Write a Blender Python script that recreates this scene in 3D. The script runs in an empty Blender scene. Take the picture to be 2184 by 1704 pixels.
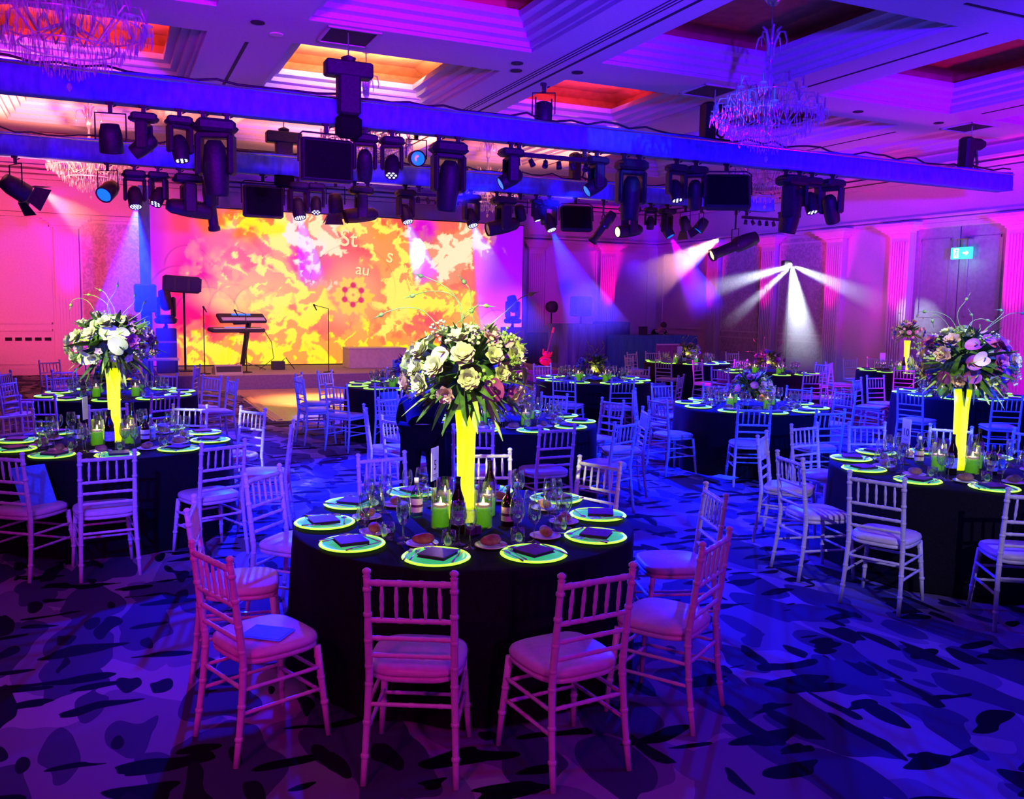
import bpy, math, random
import numpy as np
from mathutils import Vector, Matrix
random.seed(7)
PI = math.pi
R = math.radians
SC = bpy.context.scene
COL = SC.collection

# ---------------------------------------------------------------- camera
cam_d = bpy.data.cameras.new('camera'); cam = bpy.data.objects.new('camera', cam_d); COL.objects.link(cam)
_y, _p, _r = R(24.514), R(6.1125), R(-0.981)
fw = Vector((math.sin(_y)*math.cos(_p), math.cos(_y)*math.cos(_p), -math.sin(_p)))
r0 = Vector((math.cos(_y), -math.sin(_y), 0)); d0 = fw.cross(r0)
rt = r0*math.cos(_r)+d0*math.sin(_r); dn = -r0*math.sin(_r)+d0*math.cos(_r)
m = Matrix((rt, -dn, -fw)).transposed().to_4x4(); m.translation = Vector((0, 0, 2.0))
cam.matrix_world = m
cam_d.sensor_width = 36.0; cam_d.lens = 36.0*1892/2184; cam_d.clip_end = 100; cam_d.clip_start = .05
SC.camera = cam
# ---------------------------------------------------------------- view, world
SC.view_settings.view_transform = 'Standard'; SC.view_settings.look = 'None'
SC.view_settings.gamma = 1.0; SC.view_settings.use_curve_mapping = False
SC.view_settings.exposure = 0.1
SC.cycles.max_bounces = 6; SC.cycles.diffuse_bounces = 2; SC.cycles.glossy_bounces = 2
SC.cycles.transmission_bounces = 4; SC.cycles.transparent_max_bounces = 12; SC.cycles.volume_bounces = 0
SC.cycles.caustics_reflective = False; SC.cycles.caustics_refractive = False
SC.cycles.sample_clamp_indirect = 4.0; SC.cycles.sample_clamp_direct = 0
w = bpy.data.worlds.new('room_light'); SC.world = w; w.use_nodes = True
w.node_tree.nodes['Background'].inputs[0].default_value = (.03, .0, .6, 1)
w.node_tree.nodes['Background'].inputs[1].default_value = .04

# ---------------------------------------------------------------- lights
def aim(o, d):
    o.rotation_euler = Vector(d).to_track_quat('-Z', 'Y').to_euler()
def spot(name, loc, tgt, col, e, ang, blend=.4, rad=.06):
    l = bpy.data.lights.new(name, 'SPOT'); l.color = col; l.energy = e; l.spot_size = R(ang); l.spot_blend = blend
    l.shadow_soft_size = rad
    o = bpy.data.objects.new(name, l); COL.objects.link(o); o.location = loc; aim(o, Vector(tgt)-Vector(loc)); return o
def area(name, loc, tgt, col, e, sx, sy):
    l = bpy.data.lights.new(name, 'AREA'); l.color = col; l.energy = e; l.shape = 'RECTANGLE'; l.size = sx; l.size_y = sy
    o = bpy.data.objects.new(name, l); COL.objects.link(o); o.location = loc; aim(o, Vector(tgt)-Vector(loc)); return o
def point(name, loc, col, e, rad=.02):
    l = bpy.data.lights.new(name, 'POINT'); l.color = col; l.energy = e; l.shadow_soft_size = rad
    o = bpy.data.objects.new(name, l); COL.objects.link(o); o.location = loc; return o
BLUE = (.0, .012, 1.0); VIOL = (.22, .0, 1.0); MAG = (1.0, .0, .42); WARM = (1.0, .55, .22)
# blue wash from the two trusses over the tables
for i, (x, y, tx, ty, e) in enumerate([(.85, 12, -.3, 10, 5000), (1.9, 12, 2.0, 8.0, 9000), (4.0, 12, 3.2, 9.6, 8000), (3.2, 12, 4.2, 6.4, 5500),
        (6.2, 12, 6.8, 8.8, 9000), (8.0, 12, 9.2, 8.2, 8000), (10.1, 12, 11.2, 10.0, 8000), (9.9, 12, 5.9, 5.2, 7500),
        (6.9, 16.5, 5.6, 13.4, 6000), (9.9, 16.5, 9.2, 14.0, 6500), (11.6, 16.5, 12.8, 15.0, 6500), (1.0, 16.5, .2, 13.4, 4500)]):
    spot('blue_wash_light', (x, y-.25, 3.25 if y < 13 else 3.3), (tx, ty, .3), (0, .006, 1.0), e, 50 if i in (0, 1, 3) else 60, .6)
# blue wash over the near right floor and the truss cloth, purple over the near left floor
spot('blue_front_wash_light', (10.5, .5, 5.2), (5.6, 3.4, .2), (.0, .0, 1.0), 1300, 56, .9, .2)
for x, tx, e in ((1.0, 1.2, 2300), (5.5, 6.0, 2500), (9.5, 11.5, 2500)): spot('blue_truss_fill_light', (x, 1.5, 4.9), (tx, 12, 4.42), (.0, .0, 1.0), e, 30, .9, .2)  # extra unseen spots put in to turn the truss front blue
spot('blue_mid_fill_light', (8.5, -2, 5.2), (5.6, 9.6, .3), (.0, .03, 1.0), 9500, 27, .7, .15)  # three added camera-side spots, sources unseen, turn mid-room chair backs blue
spot('blue_mid_fill_light', (-2.5, -2, 5.2), (2.6, 10.4, .3), (.0, .03, 1.0), 8500, 25, .7, .15)
spot('blue_mid_fill_light', (3.5, -2, 5.2), (10.4, 8.4, .3), (.0, .03, 1.0), 9500, 27, .7, .15)
spot('blue_truss_key_light', (7.6, 6.0, 5.2), (7.3, 12, 4.5), (.0, .10, 1.0), 1500, 15, .1, .03)
spot('purple_front_wash_light', (-4.2, -1.2, 3.6), (-.6, 6.4, .6), (1, .0, .75), 330, 44, .8, .3)
spot('purple_floor_fill_light', (-3.0, -.5, 4.6), (-.2, 3.6, .0), (1.0, .0, .42), 330, 52, .9, .3)  # added spot with no seen source, reddens the near left floor
spot('magenta_front_wash_light', (.8, -4.0, 2.9), (1.4, 3.6, .7), (1.0, .03, .9), 330, 30, .7, .2)
# narrow lavender-white heads crossing the right hand chairs and the aisle
spot('white_key_light', (1.2, -3.2, 4.6), (5.0, 4.35, .85), (.5, .42, 1.0), 1500, 12, .6, .03)
spot('white_key_light', (7.5, -2.5, 5.0), (3.35, 4.75, .95), (.9, .62, 1.0), 700, 6, .2, .03)
spot('white_key_light', (8.5, 9.0, 5.3), (1.1, 8.4, .9), (.85, .75, 1.0), 500, 7, .2, .03)
spot('white_key_light', (8.5, 1.0, 5.2), (2.65, 8.0, .9), (1.0, .95, 1.0), 1800, 4, .15, .03)
# warm-white pin spots on the tall bouquets and the tables under them
for (x, y, z), (tx, ty, tz), e, an in (((-1.2, 1.2, 5.3), (1.7, 4.6, 1.64), 3200, 11), ((-3.0, 5.0, 5.3), (-.05, 8.25, 1.64), 2800, 10), ((3.0, 1.6, 5.3), (6.1, 4.8, 1.62), 1400, 11), ((11.9, 10.4, 5.3), (15.0, 13.3, 1.6), 700, 9),
        ((5.2, 5.6, 5.3), (7.43, 8.96, 1.0), 520, 7), ((2.9, 6.2, 5.3), (1.85, 4.6, .8), 90, 22), ((8.2, 7.6, 5.3), (6.1, 4.8, .8), 90, 22)):
    spot('pin_spot_light', (x, y, z), (tx, ty, tz), (.95, 1.0, .38) if an < 20 else (1.0, .4, .7), e, an, .5, .03)
# added spots behind the camera, standing in for violet bounce on the ceiling
spot('ceiling_fill_light', (6.0, -5.0, 3.0), (3.6, 11.5, 6.0), (.17, .0, 1.0), 28000, 32, .8, .3)
spot('ceiling_fill_light', (2.0, -5.0, 3.0), (8.5, 10.5, 6.2), (.06, .0, 1.0), 29000, 30, .8, .3)
spot('ceiling_fill_light', (6.0, -5.0, 3.0), (14.0, 10.5, 5.9), (.07, .0, 1.0), 42000, 28, .8, .3)
spot('ceiling_fill_light', (-3.0, -3.0, 3.0), (.6, 10.5, 5.9), (.55, .0, .9), 11000, 34, .8, .3)
# warm light on the stage and on the wall to its left
spot('stage_front_light', (2.6, 16.6, 3.5), (4.2, 21.3, .3), (1.0, .3, .32), 700, 60, .6)
spot('stage_front_light', (5.6, 16.2, 3.4), (4.2, 17.6, .0), (1.0, .38, .16), 11000, 40, .6)
spot('wall_warm_light', (-2.3, 15.6, 3.3), (-1.2, 25.6, 3.2), (1.0, .07, .25), 3800, 46, .7)
for x, e in ((-1.0, 6500), (4.6, 5200), (9.0, 2600)): spot('back_ceiling_fill_light', (x, 17.8, 2.6), (x, 18.2, 6.0), (1.0, .24, .17), e, 96, .7, .2)  # added mid-air spots, standing in for stage light on the back ceiling
spot('wall_magenta_fill_light', (9.0, 14.0, .4), (17.0, 15.0, 4.2), (.8, .0, .75), 1300, 60, .9, .2)  # two added mid-room spots that tint the walls magenta
spot('wall_magenta_fill_light', (8.0, 18.0, .4), (13.2, 25.6, 3.2), (.75, .0, .9), 900, 60, .9, .2)
# ---------------------------------------------------------------- materials
MATS = {}
def mat(name, col, rough=.5, metal=0, emis=None, es=0, trans=0, alpha=1, coat=0, sheen=0, spec=.5):
    m = bpy.data.materials.new(name); m.use_nodes = True
    b = m.node_tree.nodes['Principled BSDF']
    b.inputs['Base Color'].default_value = (*col, 1); b.inputs['Roughness'].default_value = rough; b.inputs['Metallic'].default_value = metal
    b.inputs['Transmission Weight'].default_value = trans; b.inputs['Alpha'].default_value = alpha
    b.inputs['Coat Weight'].default_value = coat; b.inputs['Sheen Weight'].default_value = sheen; b.inputs['Specular IOR Level'].default_value = spec
    if emis: b.inputs['Emission Color'].default_value = (*emis, 1); b.inputs['Emission Strength'].default_value = es
    MATS[name] = m; return m
def noise_tint(m, scale, lo, hi, bump=0, dist=.002, stretch=(1, 1, 1)):
    """a procedural grain: noise between two colours and a little bump"""
    nt = m.node_tree; b = nt.nodes['Principled BSDF']
    tc = nt.nodes.new('ShaderNodeTexCoord'); mp = nt.nodes.new('ShaderNodeMapping'); mp.inputs['Scale'].default_value = stretch
    n = nt.nodes.new('ShaderNodeTexNoise'); n.inputs['Scale'].default_value = scale; n.inputs['Detail'].default_value = 3
    nt.links.new(tc.outputs['Object'], mp.inputs[0]); nt.links.new(mp.outputs[0], n.inputs['Vector'])
    r = nt.nodes.new('ShaderNodeValToRGB'); r.color_ramp.elements[0].position = .35; r.color_ramp.elements[1].position = .65
    r.color_ramp.elements[0].color = (*lo, 1); r.color_ramp.elements[1].color = (*hi, 1)
    nt.links.new(n.outputs['Fac'], r.inputs[0]); nt.links.new(r.outputs[0], b.inputs['Base Color'])
    if bump:
        bp = nt.nodes.new('ShaderNodeBump'); bp.inputs['Strength'].default_value = bump; bp.inputs['Distance'].default_value = dist
        nt.links.new(n.outputs['Fac'], bp.inputs['Height']); nt.links.new(bp.outputs[0], b.inputs['Normal'])
    return m
M_chair = noise_tint(mat('white_lacquer', (.8, .78, .76), .28, coat=.3), 40, (.72, .70, .69), (.82, .8, .78))
M_cush = noise_tint(mat('ivory_vinyl', (.78, .72, .70), .36), 30, (.70, .64, .62), (.78, .72, .7), .15)
M_black = noise_tint(mat('black_tablecloth', (.006, .006, .007), .85, sheen=.0, spec=.15), 90, (.004, .004, .005), (.009, .008, .01), .2)
M_blackm = noise_tint(mat('black_metal', (.012, .012, .014), .55, spec=.3), 30, (.008, .008, .01), (.018, .016, .02))
M_steel = noise_tint(mat('brushed_steel', (.6, .6, .62), .22, 1.0), 60, (.5, .5, .52), (.66, .66, .68))
M_cream = noise_tint(mat('cream_paint', (.72, .66, .60), .6), 25, (.69, .63, .57), (.75, .69, .63), .05)
M_ceil = noise_tint(mat('ceiling_paint', (.72, .7, .7), .75), 20, (.50, .48, .50), (.54, .52, .54))
M_gold = noise_tint(mat('copper_ceiling_leaf', (.5, .14, .05), .7), 6, (.44, .12, .05), (.56, .17, .07))
M_drape = noise_tint(mat('truss_cloth_blue_light', (.06, .14, .62), .9), 12, (.045, .11, .55), (.08, .17, .68), .3, .01, (1, 1, .4))  # white cloth with the blue light on it put into its colour
M_dark = noise_tint(mat('dark_recess', (.01, .01, .01), .9), 20, (.008, .008, .008), (.014, .014, .014))
M_stage = noise_tint(mat('grey_stage_carpet', (.3, .27, .27), .95), 60, (.26, .23, .23), (.34, .3, .3), .3)
M_fascia = noise_tint(mat('stage_fascia', (.12, .07, .16), .8), 20, (.10, .06, .14), (.14, .08, .18))
M_leaf = noise_tint(mat('leaf_green', (.05, .13, .03), .45), 18, (.02, .06, .015), (.09, .2, .04))
M_leaf2 = noise_tint(mat('lime_green', (.3, .5, .08), .5), 14, (.22, .42, .06), (.45, .62, .14))
M_rose = noise_tint(mat('cream_rose_petal', (.75, .78, .36), .5), 10, (.62, .70, .22), (.85, .82, .5))
M_pink = noise_tint(mat('blush_petal', (.75, .45, .42), .5), 10, (.68, .36, .36), (.82, .6, .5))
M_mauve = noise_tint(mat('purple_orchid_petal', (.4, .05, .3), .5), 10, (.3, .03, .25), (.55, .1, .38))
M_bluef = noise_tint(mat('blue_petal', (.12, .14, .6), .5), 10, (.06, .08, .45), (.25, .25, .8))
M_bread = noise_tint(mat('bread_crust', (.42, .2, .08), .7), 25, (.3, .13, .05), (.55, .3, .13), .3)
M_menu = noise_tint(mat('purple_menu_card', (.11, .012, .12), .42, spec=.3), 40, (.09, .01, .10), (.13, .014, .14))
M_paper = noise_tint(mat('white_card', (.8, .8, .8), .6), 40, (.77, .77, .78), (.82, .82, .83))
M_leaflet = noise_tint(mat('leaflet_blue_light', (.12, .55, .95), .6), 40, (.10, .5, .9), (.14, .6, 1.0))  # blue light on pale paper, put into the base colour
M_ink = noise_tint(mat('black_ink', (.01, .01, .01), .6), 40, (.008, .008, .008), (.012, .012, .012))
M_bread_plate = noise_tint(mat('white_china', (.8, .78, .8), .15, coat=.4), 20, (.78, .76, .78), (.82, .8, .82))
M_wax = mat('candle_wax', (.9, .75, .7), .4, emis=(1, .55, .35), es=.35)
M_flame = mat('flame', (1, .8, .3), .5, emis=(1, .66, .25), es=26)
M_greenw = mat('green_lit_water', (.25, .7, .05), .2, emis=(.2, .8, .02), es=.55)
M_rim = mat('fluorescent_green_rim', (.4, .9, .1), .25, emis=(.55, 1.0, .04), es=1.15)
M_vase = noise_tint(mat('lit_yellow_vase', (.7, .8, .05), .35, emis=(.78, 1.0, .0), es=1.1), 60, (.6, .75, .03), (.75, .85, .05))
M_wine = noise_tint(mat('dark_bottle_glass', (.012, .006, .004), .08, coat=.6), 10, (.01, .005, .003), (.02, .01, .005))
M_lblue = noise_tint(mat('blue_bottle_label', (.2, .4, .8), .5), 60, (.15, .32, .75), (.5, .65, .9))
M_lwhite = noise_tint(mat('white_bottle_label', (.75, .7, .72), .5), 60, (.7, .66, .68), (.8, .76, .78))
M_cap = noise_tint(mat('blue_bottle_cap', (.05, .12, .6), .4), 30, (.04, .1, .55), (.06, .15, .65))
M_speaker = noise_tint(mat('speaker_black', (.02, .02, .025), .7), 80, (.015, .015, .018), (.03, .03, .035), .2)
M_guitar = noise_tint(mat('red_guitar_lacquer', (.6, .04, .06), .2, coat=.6), 20, (.55, .03, .05), (.65, .06, .08))
M_skin = noise_tint(mat('skin', (.5, .3, .22), .5), 20, (.46, .27, .2), (.54, .33, .25))
M_suit = noise_tint(mat('black_cloth', (.004, .004, .005), .9, spec=.1), 60, (.003, .003, .004), (.006, .006, .007))
M_hair = noise_tint(mat('dark_hair', (.015, .01, .008), .6), 60, (.01, .007, .005), (.02, .014, .01))
M_key = noise_tint(mat('white_keys', (.7, .7, .7), .3), 40, (.68, .68, .68), (.74, .74, .74))
M_booth = noise_tint(mat('teal_booth_drape', (.02, .12, .3), .9), 8, (.015, .1, .26), (.03, .15, .35), .3, .02, (3, 3, .3))
M_navy = noise_tint(mat('navy_drape', (.03, .04, .2), .9), 8, (.02, .03, .16), (.04, .05, .25), .3, .02, (3, 3, .3))
M_pinkp = noise_tint(mat('maroon_panel', (.3, .08, .2), .7), 12, (.27, .07, .18), (.33, .09, .22))
M_led = mat('led_emitter', (.5, .5, 1), .3, emis=(.55, .6, 1.0), es=4)
M_lensb = mat('blue_lens', (.05, .1, .6), .15, emis=(.0, .12, 1.0), es=1.6)
M_lensoff = noise_tint(mat('unlit_lens', (.03, .03, .05), .08, coat=.8), 30, (.025, .025, .045), (.04, .04, .06))
M_lensw = mat('warm_lens', (1, .9, .6), .2, emis=(1, .7, .3), es=1.6)
M_exit = mat('exit_green', (.05, .6, .4), .4, emis=(.02, .85, .45), es=1.3)
M_exitw = mat('exit_white', (.9, 1, .95), .4, emis=(.75, 1, .92), es=1.6)
M_star = mat('white_hot_lens', (1, 1, 1), .3, emis=(1, 1, 1), es=40)
M_dlight = mat('downlight_lamp', (1, 1, .8), .3, emis=(1, .85, .5), es=3)
def glassy(name, col, fac=.86, rough=.02, emis=None):
    """thin clear glass: mostly see-through, with a fresnel-weighted gloss"""
    m = bpy.data.materials.new(name); m.use_nodes = True; nt = m.node_tree
    for n in list(nt.nodes): nt.nodes.remove(n)
    out = nt.nodes.new('ShaderNodeOutputMaterial'); tr = nt.nodes.new('ShaderNodeBsdfTransparent'); gl = nt.nodes.new('ShaderNodeBsdfGlossy')
    tr.inputs[0].default_value = (*col, 1); gl.inputs[0].default_value = (1, 1, 1, 1); gl.inputs['Roughness'].default_value = rough
    lw = nt.nodes.new('ShaderNodeLayerWeight'); lw.inputs['Blend'].default_value = .35
    mr = nt.nodes.new('ShaderNodeMapRange'); mr.inputs['To Min'].default_value = 1-fac; mr.inputs['To Max'].default_value = .75
    mx = nt.nodes.new('ShaderNodeMixShader')
    nt.links.new(lw.outputs['Facing'], mr.inputs[0]); nt.links.new(mr.outputs[0], mx.inputs[0])
    nt.links.new(tr.outputs[0], mx.inputs[1]); nt.links.new(gl.outputs[0], mx.inputs[2]); nt.links.new(mx.outputs[0], out.inputs[0])
    return m
M_glass = glassy('clear_wine_glass', (.93, .93, .97), .93)
M_candleg = glassy('clear_cylinder_glass', (.95, .95, .93), .92)
M_bottle = glassy('green_bottle_glass', (.45, .75, .55), .85)
M_crystal = glassy('chandelier_crystal', (.9, .88, .95), .7, .15)
_nt = M_crystal.node_tree; _df = _nt.nodes.new('ShaderNodeBsdfDiffuse'); _df.inputs[0].default_value = (.9, .88, .95, 1); _mx = _nt.nodes.new('ShaderNodeMixShader'); _mx.inputs[0].default_value = .16
_out = [n for n in _nt.nodes if n.type == 'OUTPUT_MATERIAL'][0]; _src = _out.inputs[0].links[0].from_socket; _nt.links.new(_src, _mx.inputs[1]); _nt.links.new(_df.outputs[0], _mx.inputs[2]); _nt.links.new(_mx.outputs[0], _out.inputs[0])
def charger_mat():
    m = mat('green_lit_charger_glass', (.12, .62, .3), .2, emis=(.04, .72, .24), es=.62, coat=.5)  # clear glass plate; green light on it is added as emission
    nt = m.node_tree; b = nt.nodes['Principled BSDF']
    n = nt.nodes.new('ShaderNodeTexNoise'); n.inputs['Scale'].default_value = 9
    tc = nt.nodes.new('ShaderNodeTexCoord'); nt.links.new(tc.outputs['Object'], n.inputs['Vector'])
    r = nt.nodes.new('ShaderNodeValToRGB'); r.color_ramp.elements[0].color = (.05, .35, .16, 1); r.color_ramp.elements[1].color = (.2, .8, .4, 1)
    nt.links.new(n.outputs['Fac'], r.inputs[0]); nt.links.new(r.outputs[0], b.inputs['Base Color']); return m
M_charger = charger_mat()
def carpet():
    m = mat('leaf_pattern_carpet', (.3, .3, .3), .95, spec=.1); nt = m.node_tree; b = nt.nodes['Principled BSDF']
    L = nt.links.new
    tc = nt.nodes.new('ShaderNodeTexCoord')
    def layer(rot, sc, vs, thr, warp):
        mp = nt.nodes.new('ShaderNodeMapping'); mp.inputs['Rotation'].default_value = (0, 0, R(rot)); mp.inputs['Scale'].default_value = sc
        n = nt.nodes.new('ShaderNodeTexNoise'); n.inputs['Scale'].default_value = 1.4; n.inputs['Detail'].default_value = 1.5
        L(tc.outputs['Object'], mp.inputs[0]); L(mp.outputs[0], n.inputs['Vector'])
        ad = nt.nodes.new('ShaderNodeVectorMath'); ad.operation = 'MULTIPLY_ADD'; ad.inputs[1].default_value = (warp,)*3
        L(n.outputs['Color'], ad.inputs[0]); L(mp.outputs[0], ad.inputs[2])
        v = nt.nodes.new('ShaderNodeTexVoronoi'); v.inputs['Scale'].default_value = vs; v.feature = 'F1'; v.distance = 'EUCLIDEAN'
        L(ad.outputs[0], v.inputs['Vector'])
        wn = nt.nodes.new('ShaderNodeMath'); wn.operation = 'LESS_THAN'; wn.inputs[1].default_value = thr
        L(v.outputs['Distance'], wn.inputs[0])
        return wn.outputs[0], v
    d, _ = layer(24, (1.15, 3.3, 1), 1.5, .30, .95)
    f, _ = layer(-48, (3.0, 1.05, 1), 1.4, .27, 1.1)
    e, _ = layer(-35, (1.9, .9, 1), 1.5, .50, .9)
    g, _ = layer(70, (1.5, .8, 1), 1.2, .60, .9)
    def mixc(a, c1, c2):
        mx = nt.nodes.new('ShaderNodeMix'); mx.data_type = 'RGBA'
        L(a, mx.inputs['Factor'])
        for s, k in ((c1, 6), (c2, 7)):
            if isinstance(s, tuple): mx.inputs[k].default_value = (*s, 1)
            else: L(s, mx.inputs[k])
        return mx.outputs[2]
    c = mixc(g, (.30, .27, .30), (.17, .16, .21))
    c = mixc(e, c, (.05, .055, .10))
    c = mixc(d, c, (.002, .002, .004))
    c = mixc(f, c, (.008, .007, .014))
    L(c, b.inputs['Base Color']); return m
M_carpet = carpet()
def planks(name, c1, c2, sx, sy):
    m = mat(name, c1, .35, coat=.2); nt = m.node_tree; b = nt.nodes['Principled BSDF']
    tc = nt.nodes.new('ShaderNodeTexCoord'); br = nt.nodes.new('ShaderNodeTexBrick')
    br.inputs['Color1'].default_value = (*c1, 1); br.inputs['Color2'].default_value = (*c2, 1); br.inputs['Mortar'].default_value = (.12, .05, .02, 1)
    br.inputs['Scale'].default_value = 1; br.inputs['Brick Width'].default_value = sx; br.inputs['Row Height'].default_value = sy; br.inputs['Mortar Size'].default_value = .004
    nt.links.new(tc.outputs['Object'], br.inputs['Vector']); nt.links.new(br.outputs['Color'], b.inputs['Base Color']); return m
M_parquet = planks('parquet_dance_floor', (.55, .32, .16), (.48, .26, .12), .6, .09)
def wallpaper():
    m = mat('damask_wall_panel', (.6, .52, .5), .6); nt = m.node_tree; b = nt.nodes['Principled BSDF']
    tc = nt.nodes.new('ShaderNodeTexCoord'); n = nt.nodes.new('ShaderNodeTexNoise'); n.inputs['Scale'].default_value = 7; n.inputs['Detail'].default_value = 6; n.inputs['Distortion'].default_value = 2
    nt.links.new(tc.outputs['Object'], n.inputs['Vector'])
    r = nt.nodes.new('ShaderNodeValToRGB'); r.color_ramp.elements[0].position = .45; r.color_ramp.elements[1].position = .56
    r.color_ramp.elements[0].color = (.46, .40, .38, 1); r.color_ramp.elements[1].color = (.64, .56, .53, 1)
    nt.links.new(n.outputs['Fac'], r.inputs[0]); nt.links.new(r.outputs[0], b.inputs['Base Color']); return m
M_damask = wallpaper()

# ---------------------------------------------------------------- mesh helpers
class MB:
    def __init__(s): s.v = []; s.f = []; s.mi = []
    def add(s, vs, fs, M=None, mi=0):
        o = len(s.v)
        s.v += [tuple(M @ Vector(p)) if M else tuple(p) for p in vs]
        s.f += [tuple(o+i for i in f) for f in fs]; s.mi += [mi]*len(fs); return s
    def box(s, c, d, M=None, taper=1, mi=0, bev=0):
        x, y, z = d[0]/2, d[1]/2, d[2]/2; t = taper
        if bev:
            b = min(bev, x*.9, y*.9, z*.9); vs = []
            for zz, k in ((-z, 1), (-z+b, 0), (z-b, 0), (z, 1)):
                e = b if k else 0
                for sx, sy, ax in ((-1, -1, 0), (-1, -1, 1), (1, -1, 1), (1, -1, 0), (1, 1, 0), (1, 1, 1), (-1, 1, 1), (-1, 1, 0)):
                    px = x-e-(b if ax else 0); py = y-e-(0 if ax else b)
                    vs.append((c[0]+sx*max(px, 1e-4), c[1]+sy*max(py, 1e-4), c[2]+zz))
            fs = [tuple(range(7, -1, -1)), tuple(range(24, 32))]
            for k in range(3):
                for i in range(8): j = (i+1) % 8; fs.append((k*8+i, k*8+j, k*8+8+j, k*8+8+i))
            return s.add(vs, fs, M, mi)
        vs = [(c[0]-x, c[1]-y, c[2]-z), (c[0]+x, c[1]-y, c[2]-z), (c[0]+x, c[1]+y, c[2]-z), (c[0]-x, c[1]+y, c[2]-z),
              (c[0]-x*t, c[1]-y*t, c[2]+z), (c[0]+x*t, c[1]-y*t, c[2]+z), (c[0]+x*t, c[1]+y*t, c[2]+z), (c[0]-x*t, c[1]+y*t, c[2]+z)]
        return s.add(vs, [(0, 3, 2, 1), (4, 5, 6, 7), (0, 1, 5, 4), (1, 2, 6, 5), (2, 3, 7, 6), (3, 0, 4, 7)], M, mi)
    def lathe(s, prof, n=16, c=(0, 0, 0), M=None, mi=0, cap=True, sy=1.0):
        vs = []
        for r, z in prof:
            for i in range(n): a = 2*PI*i/n; vs.append((c[0]+r*math.cos(a), c[1]+r*sy*math.sin(a), c[2]+z))
        fs = []
        for k in range(len(prof)-1):
            for i in range(n): j = (i+1) % n; fs.append((k*n+i, k*n+j, (k+1)*n+j, (k+1)*n+i))
        if cap:
            if prof[0][0] > 1e-4: fs.append(tuple(range(n-1, -1, -1)))
            if prof[-1][0] > 1e-4: fs.append(tuple(range((len(prof)-1)*n, len(prof)*n)))
        return s.add(vs, fs, M, mi)
    def tube(s, pts, rad, n=8, M=None, mi=0):
        pts = [Vector(p) for p in pts]; N = len(pts)
        rs = rad if isinstance(rad, (list, tuple)) else [rad]*N
        vs = []; up = Vector((.013, .027, 1)); prev = None
        for k in range(N):
            t = (pts[min(k+1, N-1)]-pts[max(k-1, 0)]).normalized()
            if prev is None:
                a = t.cross(up)
                if a.length < .05: a = t.cross(Vector((1, 0, 0)))
                a.normalize()
            else:
                a = (prev - t*prev.dot(t)).normalized()
            prev = a; b = t.cross(a)
            for i in range(n): q = 2*PI*i/n; vs.append(tuple(pts[k]+(a*math.cos(q)+b*math.sin(q))*rs[k]))
        fs = []
        for k in range(N-1):
            for i in range(n): j = (i+1) % n; fs.append((k*n+i, k*n+j, (k+1)*n+j, (k+1)*n+i))
        fs.append(tuple(range(n-1, -1, -1))); fs.append(tuple(range((N-1)*n, N*n)))
        return s.add(vs, fs, M, mi)
    def ball(s, c, r, n=10, M=None, mi=0, sc=(1, 1, 1)):
        K = max(4, n//2); prof = []
        vs = []; fs = []
        vs.append((c[0], c[1], c[2]-r*sc[2]))
        for k in range(1, K):
            a = -PI/2+PI*k/K
            for i in range(n): q = 2*PI*i/n; vs.append((c[0]+r*sc[0]*math.cos(a)*math.cos(q), c[1]+r*sc[1]*math.cos(a)*math.sin(q), c[2]+r*sc[2]*math.sin(a)))
        vs.append((c[0], c[1], c[2]+r*sc[2])); T = len(vs)-1
        for i in range(n): j = (i+1) % n; fs.append((0, 1+j, 1+i)); fs.append((T, 1+(K-2)*n+i, 1+(K-2)*n+j))
        for k in range(K-2):
            for i in range(n): j = (i+1) % n; fs.append((1+k*n+i, 1+k*n+j, 1+(k+1)*n+j, 1+(k+1)*n+i))
        return s.add(vs, fs, M, mi)
    def mesh(s, name, mats, smooth=False):
        me = bpy.data.meshes.new(name); me.from_pydata(s.v, [], s.f)
        for mt in (mats if isinstance(mats, (list, tuple)) else [mats]): me.materials.append(mt)
        if any(s.mi): me.polygons.foreach_set('material_index', s.mi)
        if smooth: me.polygons.foreach_set('use_smooth', [True]*len(s.f))
        me.update(); return me
    def build(s, name, mats, parent=None, smooth=False, loc=None, rot=None):
        return ob(name, s.mesh(name, mats, smooth), parent, loc, rot)
def ob(name, me, parent=None, loc=None, rot=None):
    o = bpy.data.objects.new(name, me); COL.objects.link(o)
    if parent: o.parent = parent
    if loc is not None: o.location = loc
    if rot is not None: o.rotation_euler = rot
    return o
def tag(o, label=None, cat=None, group=None, kind=None):
    for k, v in (('label', label), ('category', cat), ('group', group), ('kind', kind)):
        if v: o[k] = v
    return o
def thing(name, label, cat, loc=(0, 0, 0), rz=0, group=None, rot=None):
    o = ob(name, None, None, loc, rot or (0, 0, rz)); o.empty_display_size = .1
    return tag(o, label, cat, group)
def struct(o): o['kind'] = 'structure'; return o
KIDS = {}
def kids(o):
    if o.name not in KIDS: KIDS[o.name] = [c for c in bpy.data.objects if c.parent is o]
    return KIDS[o.name]
def copy_tree(o, loc=None, rz=None, label=None, group=None, parent=None, rot=None):
    c = o.copy(); COL.objects.link(c)
    if parent: c.parent = parent
    if loc is not None: c.location = loc
    if rz is not None: c.rotation_euler = (0, 0, rz)
    if rot is not None: c.rotation_euler = rot
    if label: c['label'] = label
    if group: c['group'] = group
    for ch in kids(o): copy_tree(ch, parent=c)
    return c
class Proto:
    """first call moves the prototype itself, later calls copy it"""
    def __init__(s, o): s.o = o; s.used = False
    def place(s, loc, rz, label, group=None, rot=None):
        if not s.used:
            s.used = True; o = s.o; kids(o)
            for c in kids(o): kids(c)
            o.location = loc; o.rotation_euler = rot or (0, 0, rz); o['label'] = label
            if group: o['group'] = group
            return o
        return copy_tree(s.o, loc, rz, label, group, rot=rot)
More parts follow.
